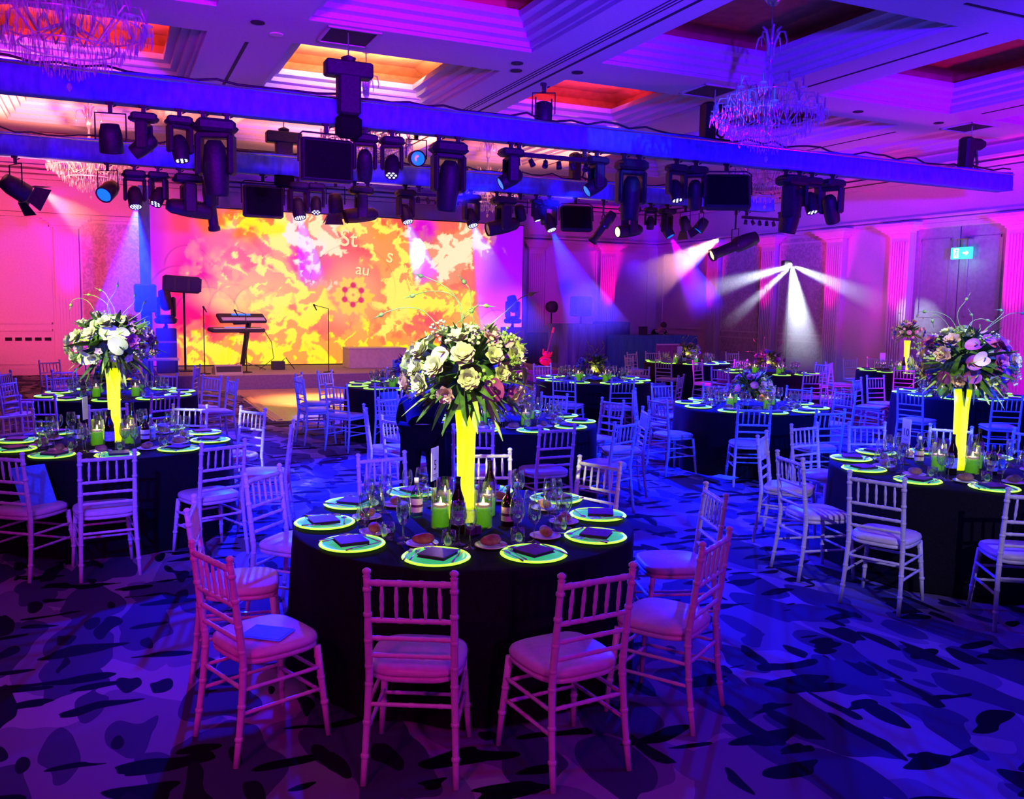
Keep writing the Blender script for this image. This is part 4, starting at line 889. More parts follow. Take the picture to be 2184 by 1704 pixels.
    bands = [([(.27, .979), (.312, .832), (.32, .689), (.303, .563), (.359, .484), (.392, .359), (.359, .273), (.342, .168), (.407, .06)], .050, 0), ([(.303, .584), (.225, .578), (.164, .614)], .022, 0), ([(.344, .877), (.393, .8), (.376, .694), (.401, .633)], .034, 1), ([(.41, .948), (.442, .826)], .03, .8),
             ([(.527, .964), (.561, .883), (.605, .91), (.579, .799), (.614, .716), (.658, .786)], .042, .15), ([(.658, .916), (.704, .768), (.778, .753), (.834, .849)], .034, .9), ([(.659, .632), (.632, .543), (.623, .432), (.641, .323), (.606, .234), (.66, .189)], .045, .2), ([(.686, .435), (.741, .437), (.798, .372), (.724, .235), (.687, .1)], .055, .1),
             ([(.458, .08), (.527, .13), (.579, .12), (.633, .1), (.733, .1)], .05, 0), ([(.1, .067), (.199, .127), (.277, .105), (.441, .05)], .045, 0), ([(.28, .9), (.23, .96)], .02, 0), ([(.76, .06), (.86, .12)], .03, .3), ([(.3, .3), (.33, .42)], .05, 0)]
    K = np.full((ny, nx), 9.0); pale = np.zeros((ny, nx))  # pale marks fronds washed out by beams, put into their colour
    for L, wd_, pl in bands:
        Dm = np.full((ny, nx), 9.0)
        for (a0, b0), (a1, b1) in zip(L, L[1:]):
            ax, ay, bx, by = a0*A, b0, a1*A, b1; tx, ty = bx-ax, by-ay; tt = np.clip(((wx-ax)*tx+(wy-ay)*ty)/(tx*tx+ty*ty), 0, 1); Dm = np.minimum(Dm, np.hypot(wx-ax-tt*tx, wy-ay-tt*ty))
        near = (Dm-wd_) < K; pale = np.where(near, pl, pale); K = np.minimum(K, Dm-wd_)
    tex = fbm(wx, wy, 9, 5)
    fine = np.sin(58*wx+9*fbm(x, y, 9, 3))*np.sin(52*wy+9*fbm(x+3, y+2, 9, 3)); k = K+.038-.16*(tex-.5)-.17*(np.clip(j1, 0, .8)-.28)-.12*(np.clip(j2, 0, .8)-.28)-.030*fine; yl = S(.006, -.006, k)
    glow = S(.09, .0, k)*.55; c = c*(1-glow[..., None])+glow[..., None]*np.array(c8(255, 150, 50))[None, None]*(1-.3*pale[..., None])
    inner = S(.0, -.05, k)[..., None]; pale = pale[..., None]
    ycol = (np.array(c8(255, 195, 40))*(1-inner)+np.array(c8(255, 238, 0))*inner)*(1-pale)+(np.array(c8(255, 205, 150))*(1-inner)+np.array(c8(255, 232, 195))*inner)*pale
    hole = S(.57, .60, fbm(wx+7, wy+2, 13, 4)+.12*(j1-.3)+.03*fine); yl = yl*(1-.8*hole)
    c = c*(1-yl[..., None])+ycol*yl[..., None]
    # six-fold medallion in the middle
    mx, my = .503*A, .47; rr = np.hypot(x-mx, y-my); th = np.arctan2(y-my, x-mx)
    R1 = .125*(1+.10*np.cos(6*th)+.07*np.cos(18*th)+.12*(tex-.5)*4); med = S(.006, -.006, rr-R1)
    halo = S(.26, .10, rr)*.5; c = mixc(c, c8(255, 175, 95), halo); c = mixc(c, c8(255, 205, 45), med*.95)
    for k6 in range(6): c = mixc(c, c8(220, 50, 75), S(.026, .016, np.hypot(x-mx-.066*np.cos(k6*PI/3+.5), y-my-.066*np.sin(k6*PI/3+.5))))
    c = mixc(c, c8(220, 50, 75), S(.008, .0, np.abs(rr-.056))*.8); c = mixc(c, c8(255, 215, 60), S(.004, -.004, rr-.034*(1+.2*np.cos(6*th)))); c = mixc(c, c8(255, 130, 60), S(.012, .008, rr))
    bigring = S(.006, .0, np.abs(np.hypot(x-mx, y-my-.04)-.30)); c = c*(1-.25*bigring[..., None]*S(-.1, .15, y-my)[..., None])
    return np.clip(c, 0, 1.6)
nx, ny = 430, 168
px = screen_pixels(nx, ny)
gx = np.linspace(SX0, SX1, nx); gz = np.linspace(SZ0, SZ1, ny)
vs = np.zeros((ny, nx, 3)); vs[..., 0] = gx[None]; vs[..., 1] = SY; vs[..., 2] = gz[:, None]
idx = np.arange(nx*ny).reshape(ny, nx); q = np.stack([idx[:-1, :-1], idx[:-1, 1:], idx[1:, 1:], idx[1:, :-1]], -1).reshape(-1, 4)
me = bpy.data.meshes.new('led_wall_picture'); me.vertices.add(nx*ny); me.vertices.foreach_set('co', vs.ravel()); me.loops.add(q.size); me.loops.foreach_set('vertex_index', q.ravel())
me.polygons.add(len(q)); me.polygons.foreach_set('loop_start', np.arange(0, q.size, 4)); me.polygons.foreach_set('loop_total', np.full(len(q), 4)); me.update(calc_edges=True)
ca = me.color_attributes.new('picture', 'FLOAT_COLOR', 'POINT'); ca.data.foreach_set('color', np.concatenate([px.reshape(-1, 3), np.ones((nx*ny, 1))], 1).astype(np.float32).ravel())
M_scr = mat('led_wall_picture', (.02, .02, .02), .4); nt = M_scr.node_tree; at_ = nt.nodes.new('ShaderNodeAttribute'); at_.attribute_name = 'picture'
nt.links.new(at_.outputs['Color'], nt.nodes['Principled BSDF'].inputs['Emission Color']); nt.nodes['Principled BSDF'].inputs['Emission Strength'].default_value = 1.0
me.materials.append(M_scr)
scr = thing('led_wall', 'huge glowing LED wall with orange and yellow fractal clouds behind the stage', 'screen', ((SX0+SX1)/2, SY, HS))
sp = ob('screen_picture', me, scr, (-(SX0+SX1)/2, -SY, -HS))
b = MB(); b.box((0, .07, 1.97), (SX1-SX0+.06, .12, 3.96)); b.box((0, .5, -.1), (SX1-SX0, .8, .46)); b.build('screen_cabinet', M_blackm, scr)
M_let = mat('screen_letter', (.1, .1, .1), .5, emis=(1.0, .78, .25), es=.95); M_let2 = mat('screen_letter_shade', (.1, .05, .05), .5, emis=(.8, .1, .08), es=.6)
def letter(tx, px_, pz_, s, rot=0, sh=True):
    for k, (mt, dx, dz, y) in enumerate(((M_let2, .012, -.012, -.004), (M_let, 0, 0, -.008))):
        c = bpy.data.curves.new('lettering', 'FONT'); c.body = tx; c.size = s; c.offset = .004; c.materials.append(mt)
        text_mesh('lettering', c, scr, (px_-(SX0+SX1)/2+dx, y, pz_-HS+dz), (PI/2, rot, 0))
letter('St', 5.62, 3.48, .62, .06); letter('s', 6.88, 3.1, .55, .2); letter('au', 6.05, 2.74, .42, .1)
for nm_, x_, z_ in (('dance', 0, 0),): pass

def box_obj(name, c, s, mt, lab, cat, rz=0, bev=.01, par=None):
    b = MB(); b.box((0, 0, s[2]/2), s, bev=bev); o = b.build(name, mt, par, False, c, (0, 0, rz))
    return tag(o, lab, cat) if not par else o
pod = box_obj('podium', (6.25, 22.3, HS), (1.5, .7, .5), noise_tint(mat('pink_white_riser', (.5, .4, .42), .8), 12, (.46, .37, .39), (.54, .44, .46)), 'low pale draped riser box on stage in front of the screen', 'riser')
MB().box((0, 0, .505), (1.54, .74, .014)).build('riser_top', M_cream, pod)
# two-tier keyboard stand
ks = thing('keyboard_stand', 'slanted single-column stand holding two keyboards on stage', 'stand', (2.95, 22.0, HS), .25)
b = MB(); b.tube([(-.04, 0, .12), (.14, .02, 1.14)], [.06, .065], 4); b.tube([(.14, .02, 1.14), (-.25, -.02, 1.12)], [.05, .04], 4); b.build('column', M_blackm, ks)
for s in (-1, 1):
    MB().tube([(0, 0, .2), (s*.28, .1, .1), (s*.5, -.12, .0)], .014, 6).build('leg', M_steel, ks)
MB().tube([(-.02, 0, .2), (-.02, .35, 0)], .014, 6).build('leg', M_blackm, ks)
MB().box((-.02, -.05, .89), (.05, .4, .03)).build('support_arm', M_blackm, ks); MB().box((.0, -.05, 1.15), (.05, .4, .03)).build('support_arm', M_blackm, ks)
def keyboard(x, y, z, L, tilt, lab):
    k = thing('electronic_keyboard', lab, 'keyboard', (x, y, z), .1, None, (tilt, 0, .25))
    b = MB(); b.box((0, 0, .04), (L, .32, .09), bev=.02); b.build('case', M_speaker, k)
    b = MB()
    for i in range(36): b.box((-L*.44+i*L*.88/35, -.1, .088), (L*.88/37, .12, .012))
    b.build('keys', M_key, k)
    MB().box((0, .09, .087), (L*.4, .07, .008)).build('display', M_lensb, k)
keyboard(2.78, 21.9, HS+.92, 1.3, .1, 'lower slim electronic keyboard on the stage stand'); keyboard(2.9, 21.95, HS+1.2, 1.15, .55, 'upper tilted electronic keyboard on the stage stand')
def mic_stand(x, y, h, boom, lab, z=HS):
    t = thing('microphone_stand', lab, 'microphone stand', (x, y, z))
    MB().lathe([(0, 0), (.13, 0), (.13, .02), (.03, .03), (.012, .04), (.01, h), (0, h)], 14).build('pole', M_blackm, t, True)
    if boom: MB().tube([(0, 0, h), (-boom, -.05, h+.08)], .008, 6).build('boom_arm', M_blackm, t); p = (-boom, -.05, h+.08)
    else: p = (0, 0, h)
    b = MB(); b.tube([p, (p[0]+.07, p[1]+.04, p[2]-.12)], [.018, .012], 8); b.ball(p, .026, 8); b.build('microphone', M_blackm, t, True)
mic_stand(1.95, 20.9, 1.5, 0, 'tall straight microphone stand left of the keyboards'); mic_stand(4.72, 20.8, 1.5, .35, 'boom microphone stand in front of the yellow fractal'); mic_stand(2.9, 21.2, 1.35, .25, 'short microphone stand before the keyboards')
wd = thing('wedge_monitor', 'pale-edged floor wedge speaker at the stage front', 'speaker', (2.43, 20.85, HS), .1)
b = MB(); b.add([(-.3, -.2, 0), (.3, -.2, 0), (.3, .2, 0), (-.3, .2, 0), (-.3, -.12, .22), (.3, -.12, .22), (.3, .2, .12), (-.3, .2, .12)], [(0, 3, 2, 1), (4, 5, 6, 7), (0, 1, 5, 4), (1, 2, 6, 5), (2, 3, 7, 6), (3, 0, 4, 7)]); b.build('cabinet', M_stage, wd)
MB().box((0, -.17, .11), (.54, .02, .15)).build('grille', M_speaker, wd)
fl = box_obj('stage_amplifier', (3.75, 22.0, HS), (.3, .25, .2), M_speaker, 'small amplifier on the stage floor right of the keyboards', 'amplifier'); MB().tube([(.1, 0, .2), (.2, .05, .28), (.4, 0, .0)], .01, 6).build('cable', M_blackm, fl)
tag(MB().tube([(3.4, 21.9, 1.3), (3.6, 22, 1.0), (3.65, 22, .6), (3.3, 21.9, .35)], .008, 5).build('cable', M_blackm, None, True), 'thin black cable hanging from the keyboards to the stage', 'cable')
# side speaker on a pole and a moving head on cases, left of the screen
t = thing('line_speaker', 'slanted loudspeaker on a tall pole left of the screen', 'speaker', (1.62, 21.9, HS))
MB().tube([(0, 0, 0), (0, 0, 1.85)], .025, 8).build('pole', M_blackm, t); MB().box((0, 0, .015), (.28, .5, .03)).build('base_plate', M_blackm, t)
MM = Matrix.Translation((-.05, 0, 2.0)) @ Matrix.Rotation(.05, 4, 'Y'); b = MB(); b.box((0, 0, 0), (.78, .45, .38), MM, bev=.03); b.build('cabinet', M_speaker, t)
b = MB()
for i in range(3): b.box((-.3+i*.3, -.23, 0), (.24, .012, .3), MM, bev=.004)
b.build('grille', M_blackm, t)
cs = box_obj('flight_case', (1.2, 21.6, HS), (.42, .5, 1.0), M_speaker, 'tall black flight case under the left moving light', 'case')
MB().box((0, -.255, .7), (.4, .01, .04)).build('metal_band', M_steel, cs)
tbx = thing('side_table', 'small dark side table left of the stage', 'table', (1.05, 20.2, 0)); MB().box((0, 0, .72), (.62, .5, .03)).build('table_top', M_cream, tbx)
for sx in (-1, 1):
    for sy in (-1, 1): MB().tube([(sx*.27, sy*.2, 0), (sx*.27, sy*.2, .71)], .015, 6).build('leg', M_blackm, tbx)
tw = thing('truss_tower', 'slim upright truss tower wrapped in dark cloth left of the screen', 'truss', (.78, 21.0, 0))
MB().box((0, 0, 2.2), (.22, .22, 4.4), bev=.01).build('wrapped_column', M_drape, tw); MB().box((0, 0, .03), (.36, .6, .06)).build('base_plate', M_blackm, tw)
sk = thing('loudspeaker', 'black loudspeaker hung on the tower left of the screen', 'speaker', (.75, 20.66, 1.7)); MB().box((0, 0, .3), (.44, .32, .6), bev=.03).build('cabinet', M_speaker, sk)
MB().box((0, -.165, .3), (.38, .012, .54)).build('grille', M_blackm, sk); MB().box((.05, .2, .3), (.08, .12, .2)).build('bracket', M_blackm, sk)

# ---------------------------------------------------------------- trusses with cloth sleeves
def sleeve(name, x0, x1, y, z0, z1, lab, seed):
    rnd = random.Random(seed); t = thing(name, lab, 'truss', ((x0+x1)/2, y, z0)); n = 90; vs = []; fs = []; L = x1-x0; dy = .17; sec = 10
    for i in range(n+1):
        x = -L/2+L*i/n; w_ = .018*math.sin(i*.9+seed)+.014*math.sin(i*.37)+rnd.uniform(-.006, .006); h = z1-z0
        prof = [(-dy, 0), (-dy-.01, h*.33), (-dy-.006+w_*.3, h*.7), (-dy+.01, h+w_*.6), (-dy*.5, h+.005+w_), (dy*.5, h-.01-w_), (dy-.01, h+w_*.4), (dy+.01, h*.6), (dy+.01, h*.3), (dy, 0)]
        vs += [(x, a, c) for a, c in prof]
    for i in range(n):
        for k in range(sec): j = (k+1) % sec; fs.append((i*sec+k, (i+1)*sec+k, (i+1)*sec+j, i*sec+j))
    fs.append(tuple(range(sec))); fs.append(tuple(range(n*sec+sec-1, n*sec-1, -1)))
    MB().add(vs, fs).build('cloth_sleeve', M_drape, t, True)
    b = MB()
    for sx in (-dy+.02, dy-.02):
        for zz in (.02, z1-z0-.03): b.tube([(-L/2-.04, sx, zz), (L/2+.04, sx, zz)], .022, 6)
    b.build('truss_chord', M_steel, t)
    b = MB()
    b.tube([(-L/2+L*k/80, -dy*.6+rnd.uniform(-.04, .04), z1-z0+.02+max(0, rnd.uniform(-.05, .07))) for k in range(81)], .016, 5)
    b.build('cable_loom', M_blackm, t, True); return t
Z1A, Z1B, Z2A, Z2B = 4.33, 4.66, 4.22, 4.56
sleeve('lighting_truss', -4.2, 15.85, 12.0, Z1A, Z1B, 'nearer horizontal lighting truss in a blue-lit cloth sleeve', 1)
sleeve('lighting_truss', -4.2, 13.95, 16.5, Z2A, Z2B, 'farther horizontal lighting truss in a blue-lit cloth sleeve, towards the stage', 2)
def hoist(x, y, zt, lab, kind='T'):
    t = thing('chain_hoist', lab, 'hoist', (x, y, zt))
    MB().tube([(0, 0, .5), (0, 0, ZC-zt-.02)], .01, 6).build('chain', M_steel, t)
    if kind == 'T':
        b = MB(); b.box((0, 0, .12), (.3, .2, .64), taper=.92, bev=.03); b.box((0, 0, .38), (.62, .22, .2), bev=.02); b.lathe([(.09, .48), (.1, .53), (.03, .56)], 10); b.build('motor_body', M_blackm, t)
        MB().box((0, 0, -.34), (.34, .18, .3), taper=1, bev=.05).build('chain_bag', M_suit, t)
    else:
        b = MB(); b.box((-.12, 0, .2), (.2, .25, .75), bev=.04); b.box((.1, 0, .46), (.42, .25, .2), bev=.06); b.build('motor_body', M_blackm, t)
        MB().tube([(.14, 0, .38), (.2, 0, .1), (.12, 0, -.02)], .03, 6).build('sling', M_steel, t); MB().tube([(.14, 0, .38), (.06, 0, .1), (.28, 0, -.02)], .02, 6).build('sling', M_blackm, t)
hoist(2.95, 11.78, 4.62, 'black T-shaped chain hoist above the nearer truss, before the orange coffer'); hoist(8.95, 12.0, 4.68, 'black bagged chain hoist beside the right chandelier', 'B'); hoist(14.85, 12.0, 4.68, 'black bagged chain hoist near the right wall', 'B')
hoist(2.95, 16.45, 4.5, 'T-shaped chain hoist above the farther truss, left part'); hoist(8.98, 16.5, 4.55, 'bagged chain hoist above the farther truss behind the lamp bar', 'B')

# ---------------------------------------------------------------- lamps
def clamp(par, x=0, z=0, y=0):
    b = MB(); b.box((x, y, z+.03), (.05, .05, .1)); b.box((x-.01, y, z+.09), (.09, .06, .05), bev=.01); b.tube([(x+.03, y-.04, z+.04), (x+.07, y-.05, z+.06)], .01, 5); return b.build('clamp', M_blackm, par)
def leds(par, M, r, n_rings, mt=None):
    b = MB()
    for k in range(n_rings+1):
        m_ = 1 if k == 0 else 6*k
        for i in range(m_): a = 2*PI*i/m_; b.ball((r*k/(n_rings+.45)*math.cos(a), r*k/(n_rings+.45)*math.sin(a), 0), r*.40/(n_rings+1), 6, M, sc=(1, 1, .5))
    return b.build('led_lens', mt or M_led, par)
def moving_head(s, d, lens, two=False, y_off=0, led=2, long=1.0):
    """s size, d aim direction (local, hanging); lens: 'led','blue','off'"""
    t = thing('moving_head_lamp', '', 'stage light')
    if two: clamp(t, -.11*s, 0); clamp(t, .11*s, 0)
    else: clamp(t)
    b = MB(); b.box((0, 0, -.055*s), (.36*s, .28*s, .12*s), taper=.8, bev=.03*s); b.box((0, 0, -.075*s), (.42*s, .2*s, .07*s), bev=.03*s); b.build('base', M_blackm, t)
    D = Vector(d).normalized(); az = math.atan2(D.y, D.x)+PI/2; My = Matrix.Translation((0, 0, -.12*s)) @ Matrix.Rotation(az, 4, 'Z')
    b = MB(); b.box((0, 0, -.02*s), (.34*s, .13*s, .06*s), My, bev=.015*s)
    for q in (-1, 1): b.box((q*.155*s, 0, -.20*s), (.06*s, .17*s, .40*s), My, bev=.025*s)
    b.build('yoke', M_blackm, t)
    c = Vector((0, 0, -.45*s)); Mh = look(D, c); long = long*1.15; L_ = c+D*(.19*s*long); t['lx'], t['ly'], t['lz'] = L_
    h = MB(); r = .118*s; L = long
    h.lathe([(.0, -.17*s*L), (.06*s, -.17*s*L), (.1*s, -.13*s*L), (r, -.05*s), (r*1.02, .06*s*L), (r*.95, .15*s*L), (r*.9, .17*s*L), (r*.82, .17*s*L), (r*.8, .155*s*L), (0, .155*s*L)], 18, M=Mh, cap=False)
    hd = h.build('head', M_blackm, t, True)
    if lens == 'led': leds(t, Mh @ Matrix.Translation((0, 0, .160*s*L)), r*.85, led)
    else: MB().lathe([(0, 0), (r*.5, .006), (r*.8, 0)], 16, M=Mh @ Matrix.Translation((0, 0, .16*s*L)), cap=False).build('lens', M_lensb if lens == 'blue' else M_lensw if lens == 'warm' else M_lensoff, t, True)
    return t
def fresnel(s, d, lens, doors=True):
    t = thing('fresnel_lamp', '', 'stage light'); clamp(t)
    D = Vector(d).normalized(); az = math.atan2(D.y, D.x)+PI/2; Mz_ = Matrix.Rotation(az, 4, 'Z')
    b = MB(); w2 = .15*s
    b.tube([(-w2, 0, -.30*s), (-w2, 0, -.03), (w2, 0, -.03), (w2, 0, -.30*s)], .011, 6, Mz_); b.build('yoke', M_blackm, t)
    Mh = look(D, Vector((0, 0, -.30*s)))
    MB().lathe([(0, -.17*s), (.09*s, -.16*s), (.115*s, -.06*s), (.12*s, .12*s), (.115*s, .13*s), (.1*s, .13*s), (.1*s, .11*s), (0, .11*s)], 16, M=Mh, cap=False).build('housing', M_blackm, t, True)
    MB().lathe([(0, .118*s), (.06*s, .122*s), (.1*s, .115*s)], 16, M=Mh, cap=False).build('lens', {'blue': M_lensb, 'warm': M_lensw, 'off': M_lensoff}[lens], t, True)
    if doors:
        for k in range(4):
            Mk = Mh @ Matrix.Rotation(k*PI/2, 4, 'Z') @ Matrix.Translation((0, .115*s, .13*s)) @ Matrix.Rotation(-.5, 4, 'X'); b = MB()
            b.add([(-.1*s, 0, 0), (.1*s, 0, 0), (.15*s, 0, .17*s), (-.15*s, 0, .17*s), (-.1*s, .004, 0), (.1*s, .004, 0), (.15*s, .004, .17*s), (-.15*s, .004, .17*s)], [(0, 1, 2, 3), (7, 6, 5, 4), (0, 4, 5, 1), (1, 5, 6, 2), (2, 6, 7, 3), (3, 7, 4, 0)], Mk); b.build('barn_door', M_blackm, t)
    return t
def profile(s, d, lens='warm'):
    t = thing('profile_spot_lamp', '', 'stage light'); clamp(t)
    D = Vector(d).normalized(); az = math.atan2(D.y, D.x)+PI/2
    MB().tube([(0, 0, .0), (.0, 0, -.2*s)], .02, 6).build('drop_bar', M_blackm, t); MB().tube([(-.1*s, 0, -.42*s), (-.1*s, 0, -.2*s), (.1*s, 0, -.2*s), (.1*s, 0, -.42*s)], .011, 6, Matrix.Rotation(az, 4, 'Z')).build('yoke', M_blackm, t)
    Mh = look(D, Vector((0, 0, -.42*s)))
    MB().lathe([(0, -.34*s), (.08*s, -.33*s), (.1*s, -.2*s), (.1*s, -.02*s), (.07*s, 0), (.07*s, .3*s), (.085*s, .31*s), (.085*s, .36*s), (.075*s, .36*s), (.075*s, .33*s), (0, .33*s)], 14, M=Mh, cap=False).build('housing', M_blackm, t, True)
    MB().box((0, 0, .0), (.22*s, .03*s, .03*s), Mh).build('shutter_handles', M_steel, t)
    MB().lathe([(0, .338*s), (.07*s, .335*s)], 14, M=Mh, cap=False).build('lens', {'warm': M_lensw, 'off': M_lensoff, 'blue': M_lensb}[lens], t, True)
    return t
def panel(s, rx, rz):
    t = thing('flood_panel_lamp', '', 'stage light'); clamp(t)
    M = Matrix.Rotation(rz, 4, 'Z') @ Matrix.Rotation(rx, 4, 'X')
    b = MB(); w2 = .375*s; b.tube([(-w2, 0, -.42*s), (-w2, 0, -.08), (-w2+.06, 0, -.03), (w2-.06, 0, -.03), (w2, 0, -.08), (w2, 0, -.42*s)], .012, 6, M); b.build('yoke', M_blackm, t)
    b = MB(); MM = M @ Matrix.Translation((0, 0, -.38*s)); b.box((0, 0, 0), (.70*s, .16*s, .56*s), MM, bev=.03); b.box((0, .11*s, 0), (.5*s, .1*s, .4*s), MM, bev=.02); b.build('housing', M_blackm, t)
    MB().box((0, -.086*s, 0), (.62*s, .006, .48*s), MM).build('diffuser', M_suit, t); return t
def lamp_bar(L, n):
    t = thing('lamp_bar', '', 'stage light'); clamp(t, -L*.4); clamp(t, L*.4)
    MB().box((0, 0, -.06), (L, .06, .06)).build('bar', M_blackm, t)
    for i in range(n):
        x = -L/2+L*(i+.5)/n; D = Vector((math.sin(i*2.1)*.5, -.3+.4*math.cos(i*1.7), -1)).normalized(); Mh = look(D, Vector((x, 0, -.16)))
        b = MB(); b.tube([(x, 0, -.08), (x, 0, -.14)], .008, 5); b.lathe([(0, -.05), (.035, -.045), (.04, .02), (.045, .06), (.036, .06), (.034, .04), (0, .04)], 10, M=Mh, cap=False); b.build('par_lamp', M_blackm, t, True)
    return t
dn_ = (0, -.15, -1)
# x, kind, args, description ; nearer truss
N_ = 'on the near truss'
F1 = [(.10, fresnel, (1.15, (.05, .3, -1), 'blue', False), 'round floodlight aimed down with blue lens, leftmost '+N_),
      (.47, moving_head, (1.0, (-1, .3, -.75), 'blue'), 'moving head tilted left, second from left '+N_),
      (.88, moving_head, (1.0, (.1, -.25, -1), 'led', False, 0, 1), 'moving head with blue pixels pointing down, third from left '+N_),
      (1.30, moving_head, (1.55, (.05, .12, -1), 'off', True, 0, 2, 1.35), 'large unlit moving head, fourth from left '+N_),
      (2.70, panel, (1.0, .0, .05), 'wide black flood panel, leftmost of the two '+N_),
      (3.22, moving_head, (1.05, (.15, .6, -1), 'off', False, 0, 2, 1.2), 'dark moving head just right of the left flood panel '+N_),
      (3.60, moving_head, (1.0, (-.2, -.5, -1), 'led', False, 0, 1), 'moving head with three blue pixels, centre left '+N_),
      (4.42, moving_head, (1.55, (0, .25, -1), 'off', True, 0, 2, 1.35), 'large moving head hanging left of centre with blue glow beneath '+N_),
      (5.38, moving_head, (1.1, (-1, .1, -.55), 'blue'), 'moving head throwing a short blue beam left, centre '+N_),
      (6.05, lamp_bar, (1.35, 6), 'horizontal bar of six small par lamps at the centre '+N_),
      (6.80, moving_head, (1.1, (-1, .1, -.62), 'blue'), 'moving head throwing a blue beam left beside the par bar '+N_),
      (7.42, moving_head, (1.5, (.02, .12, -1), 'off', True, 0, 2, 1.35), 'large unlit moving head right of the blue beams '+N_),
      (8.25, moving_head, (1.05, (0, -.35, -1), 'led', False, 0, 1), 'small moving head with three blue pixels right of centre '+N_),
      (8.62, moving_head, (1.15, (.25, .3, -1), 'off', False, 0, 2, 1.2), 'dark moving head beside the right flood panel '+N_),
      (9.22, panel, (1.05, -.35, -.5), 'tilted black flood panel, the right one of two '+N_),
      (10.60, moving_head, (1.6, (-.1, .15, -1), 'off', True, 0, 2, 1.3), 'big dark moving head, third from the right end '+N_),
      (11.02, moving_head, (1.1, (0, -.35, -1), 'led', False, 0, 1), 'moving head with blue pixels, second from the right end '+N_),
      (11.48, moving_head, (1.3, (.5, .2, -1), 'off', False, 0, 2, 1.15), 'dark moving head tilted right, rightmost '+N_)]
f_ = 'on the far truss'
F2 = [(-1.27, fresnel, (1.35, (.9, .5, -.55), 'warm'), 'barn-door fresnel throwing warm light at the pink wall, leftmost '+f_),
      (.07, fresnel, (1.2, (-.5, -.8, -.6), 'blue', False), 'round lamp with a blue face, second from left '+f_),
      (.48, moving_head, (1.15, (.03, -.45, -1), 'led', False, 0, 2), 'moving head with LED disc and the wide blue beam, left '+f_),
      (.85, moving_head, (1.05, (-.4, -.5, -1), 'led', False, 0, 1), 'small moving head, blue pixels, beside the wide blue beam '+f_),
      (1.33, moving_head, (1.5, (1, .1, -.1), 'off', True, 0, 2, 1.5), 'large moving head lying sideways, left '+f_),
      (1.70, profile, (1.2, (.15, .35, -1), 'off'), 'downward profile spot with a yellow glint, left '+f_),
      (2.58, panel, (1.0, .0, .05), 'maroon-tinted flood panel, leftmost of two '+f_),
      (3.20, moving_head, (1.2, (.1, -.4, -1), 'led', False, 0, 2), 'moving head with LED disc above the left of the screen '+f_),
      (3.52, moving_head, (1.0, (-.1, -.5, -1), 'led', False, 0, 1), 'small blue-pixel moving head above the screen centre-left '+f_),
      (3.88, fresnel, (1.15, (.15, .3, -1), 'off'), 'barn-door fresnel pointing down above the screen '+f_),
      (4.36, moving_head, (1.35, (-1, .1, -.12), 'off', True, 0, 2, 1.4), 'moving head lying sideways above the screen centre '+f_),
      (5.22, moving_head, (1.15, (.15, -.5, -1), 'led', False, 0, 2), 'moving head with LED disc left of the small par bar '+f_),
      (5.95, lamp_bar, (1.15, 6), 'bar of small par lamps between two LED moving heads '+f_),
      (6.56, moving_head, (1.15, (.1, -.5, -1), 'led', False, 0, 2), 'moving head with bright LED disc right of the par bar '+f_),
      (7.25, moving_head, (1.5, (-1, .05, -.25), 'off', True, 0, 2, 1.4), 'big moving head lying sideways, right of the LED discs '+f_),
      (7.62, fresnel, (1.0, (.4, .5, -1), 'off', False), 'small dark fresnel beside the sideways head '+f_),
      (7.98, moving_head, (.8, (.2, -.3, -1), 'led', False, 0, 1), 'tiny moving head with one bright pixel '+f_),
      (8.28, moving_head, (1.15, (.15, -.5, -1), 'led', False, 0, 2), 'blue LED moving head left of the blue-lit flood panel '+f_),
      (8.88, panel, (.95, -.3, -.3), 'blue-lit flood panel, the right one of two '+f_),
      (9.55, profile, (1.1, (-.7, .2, -1), 'off'), 'slanted profile spot with a yellow glint, right half '+f_),
      (10.2, moving_head, (1.35, (-1, -.04, -.15), 'warm', False, 0, 2, 1.4), 'sideways moving head with a small warm lens, right half '+f_),
      (10.72, moving_head, (.85, (.1, .2, -1), 'off'), 'small unlit moving head hanging straight, right half '+f_),
      (11.15, moving_head, (1.15, (.35, -.5, -1), 'blue'), 'moving head with blue-violet beam, right half '+f_),
      (11.62, fresnel, (1.0, (.5, .1, -1), 'off'), 'dark barn-door fresnel right of the violet beam '+f_),
      (12.05, fresnel, (1.05, (-.6, .2, -.9), 'blue', False), 'blue-tinted round lamp near the right end '+f_),
      (13.0, profile, (1.7, (-1, .22, -.42), 'warm'), 'long profile spot throwing a pale warm beam left, rightmost '+f_),
      (13.78, lamp_bar, (1.2, 6), 'bar of small par lamps at the right end '+f_)]
LENS = {}
for L, Y, ZB in ((F1, 12.0, Z1A), (F2, 16.5, Z2A)):
    for x, fn, args, lab in L:
        if fn is moving_head: args = (args[0]*.84,)+tuple(args[1:])
        o = fn(*args); o.location = (x, Y-.02, ZB-.10); LENS[(round(x, 2), Y)] = Vector((x, Y-.02, ZB-.10))+Vector((o.get('lx', 0), o.get('ly', 0), o.get('lz', -.5))); o['label'] = 'black '+lab if not lab.startswith(('black', 'wide', 'large', 'big', 'maroon', 'blue', 'dark')) else lab
        o['group'] = 'stage lamps '+(N_ if Y < 13 else f_)
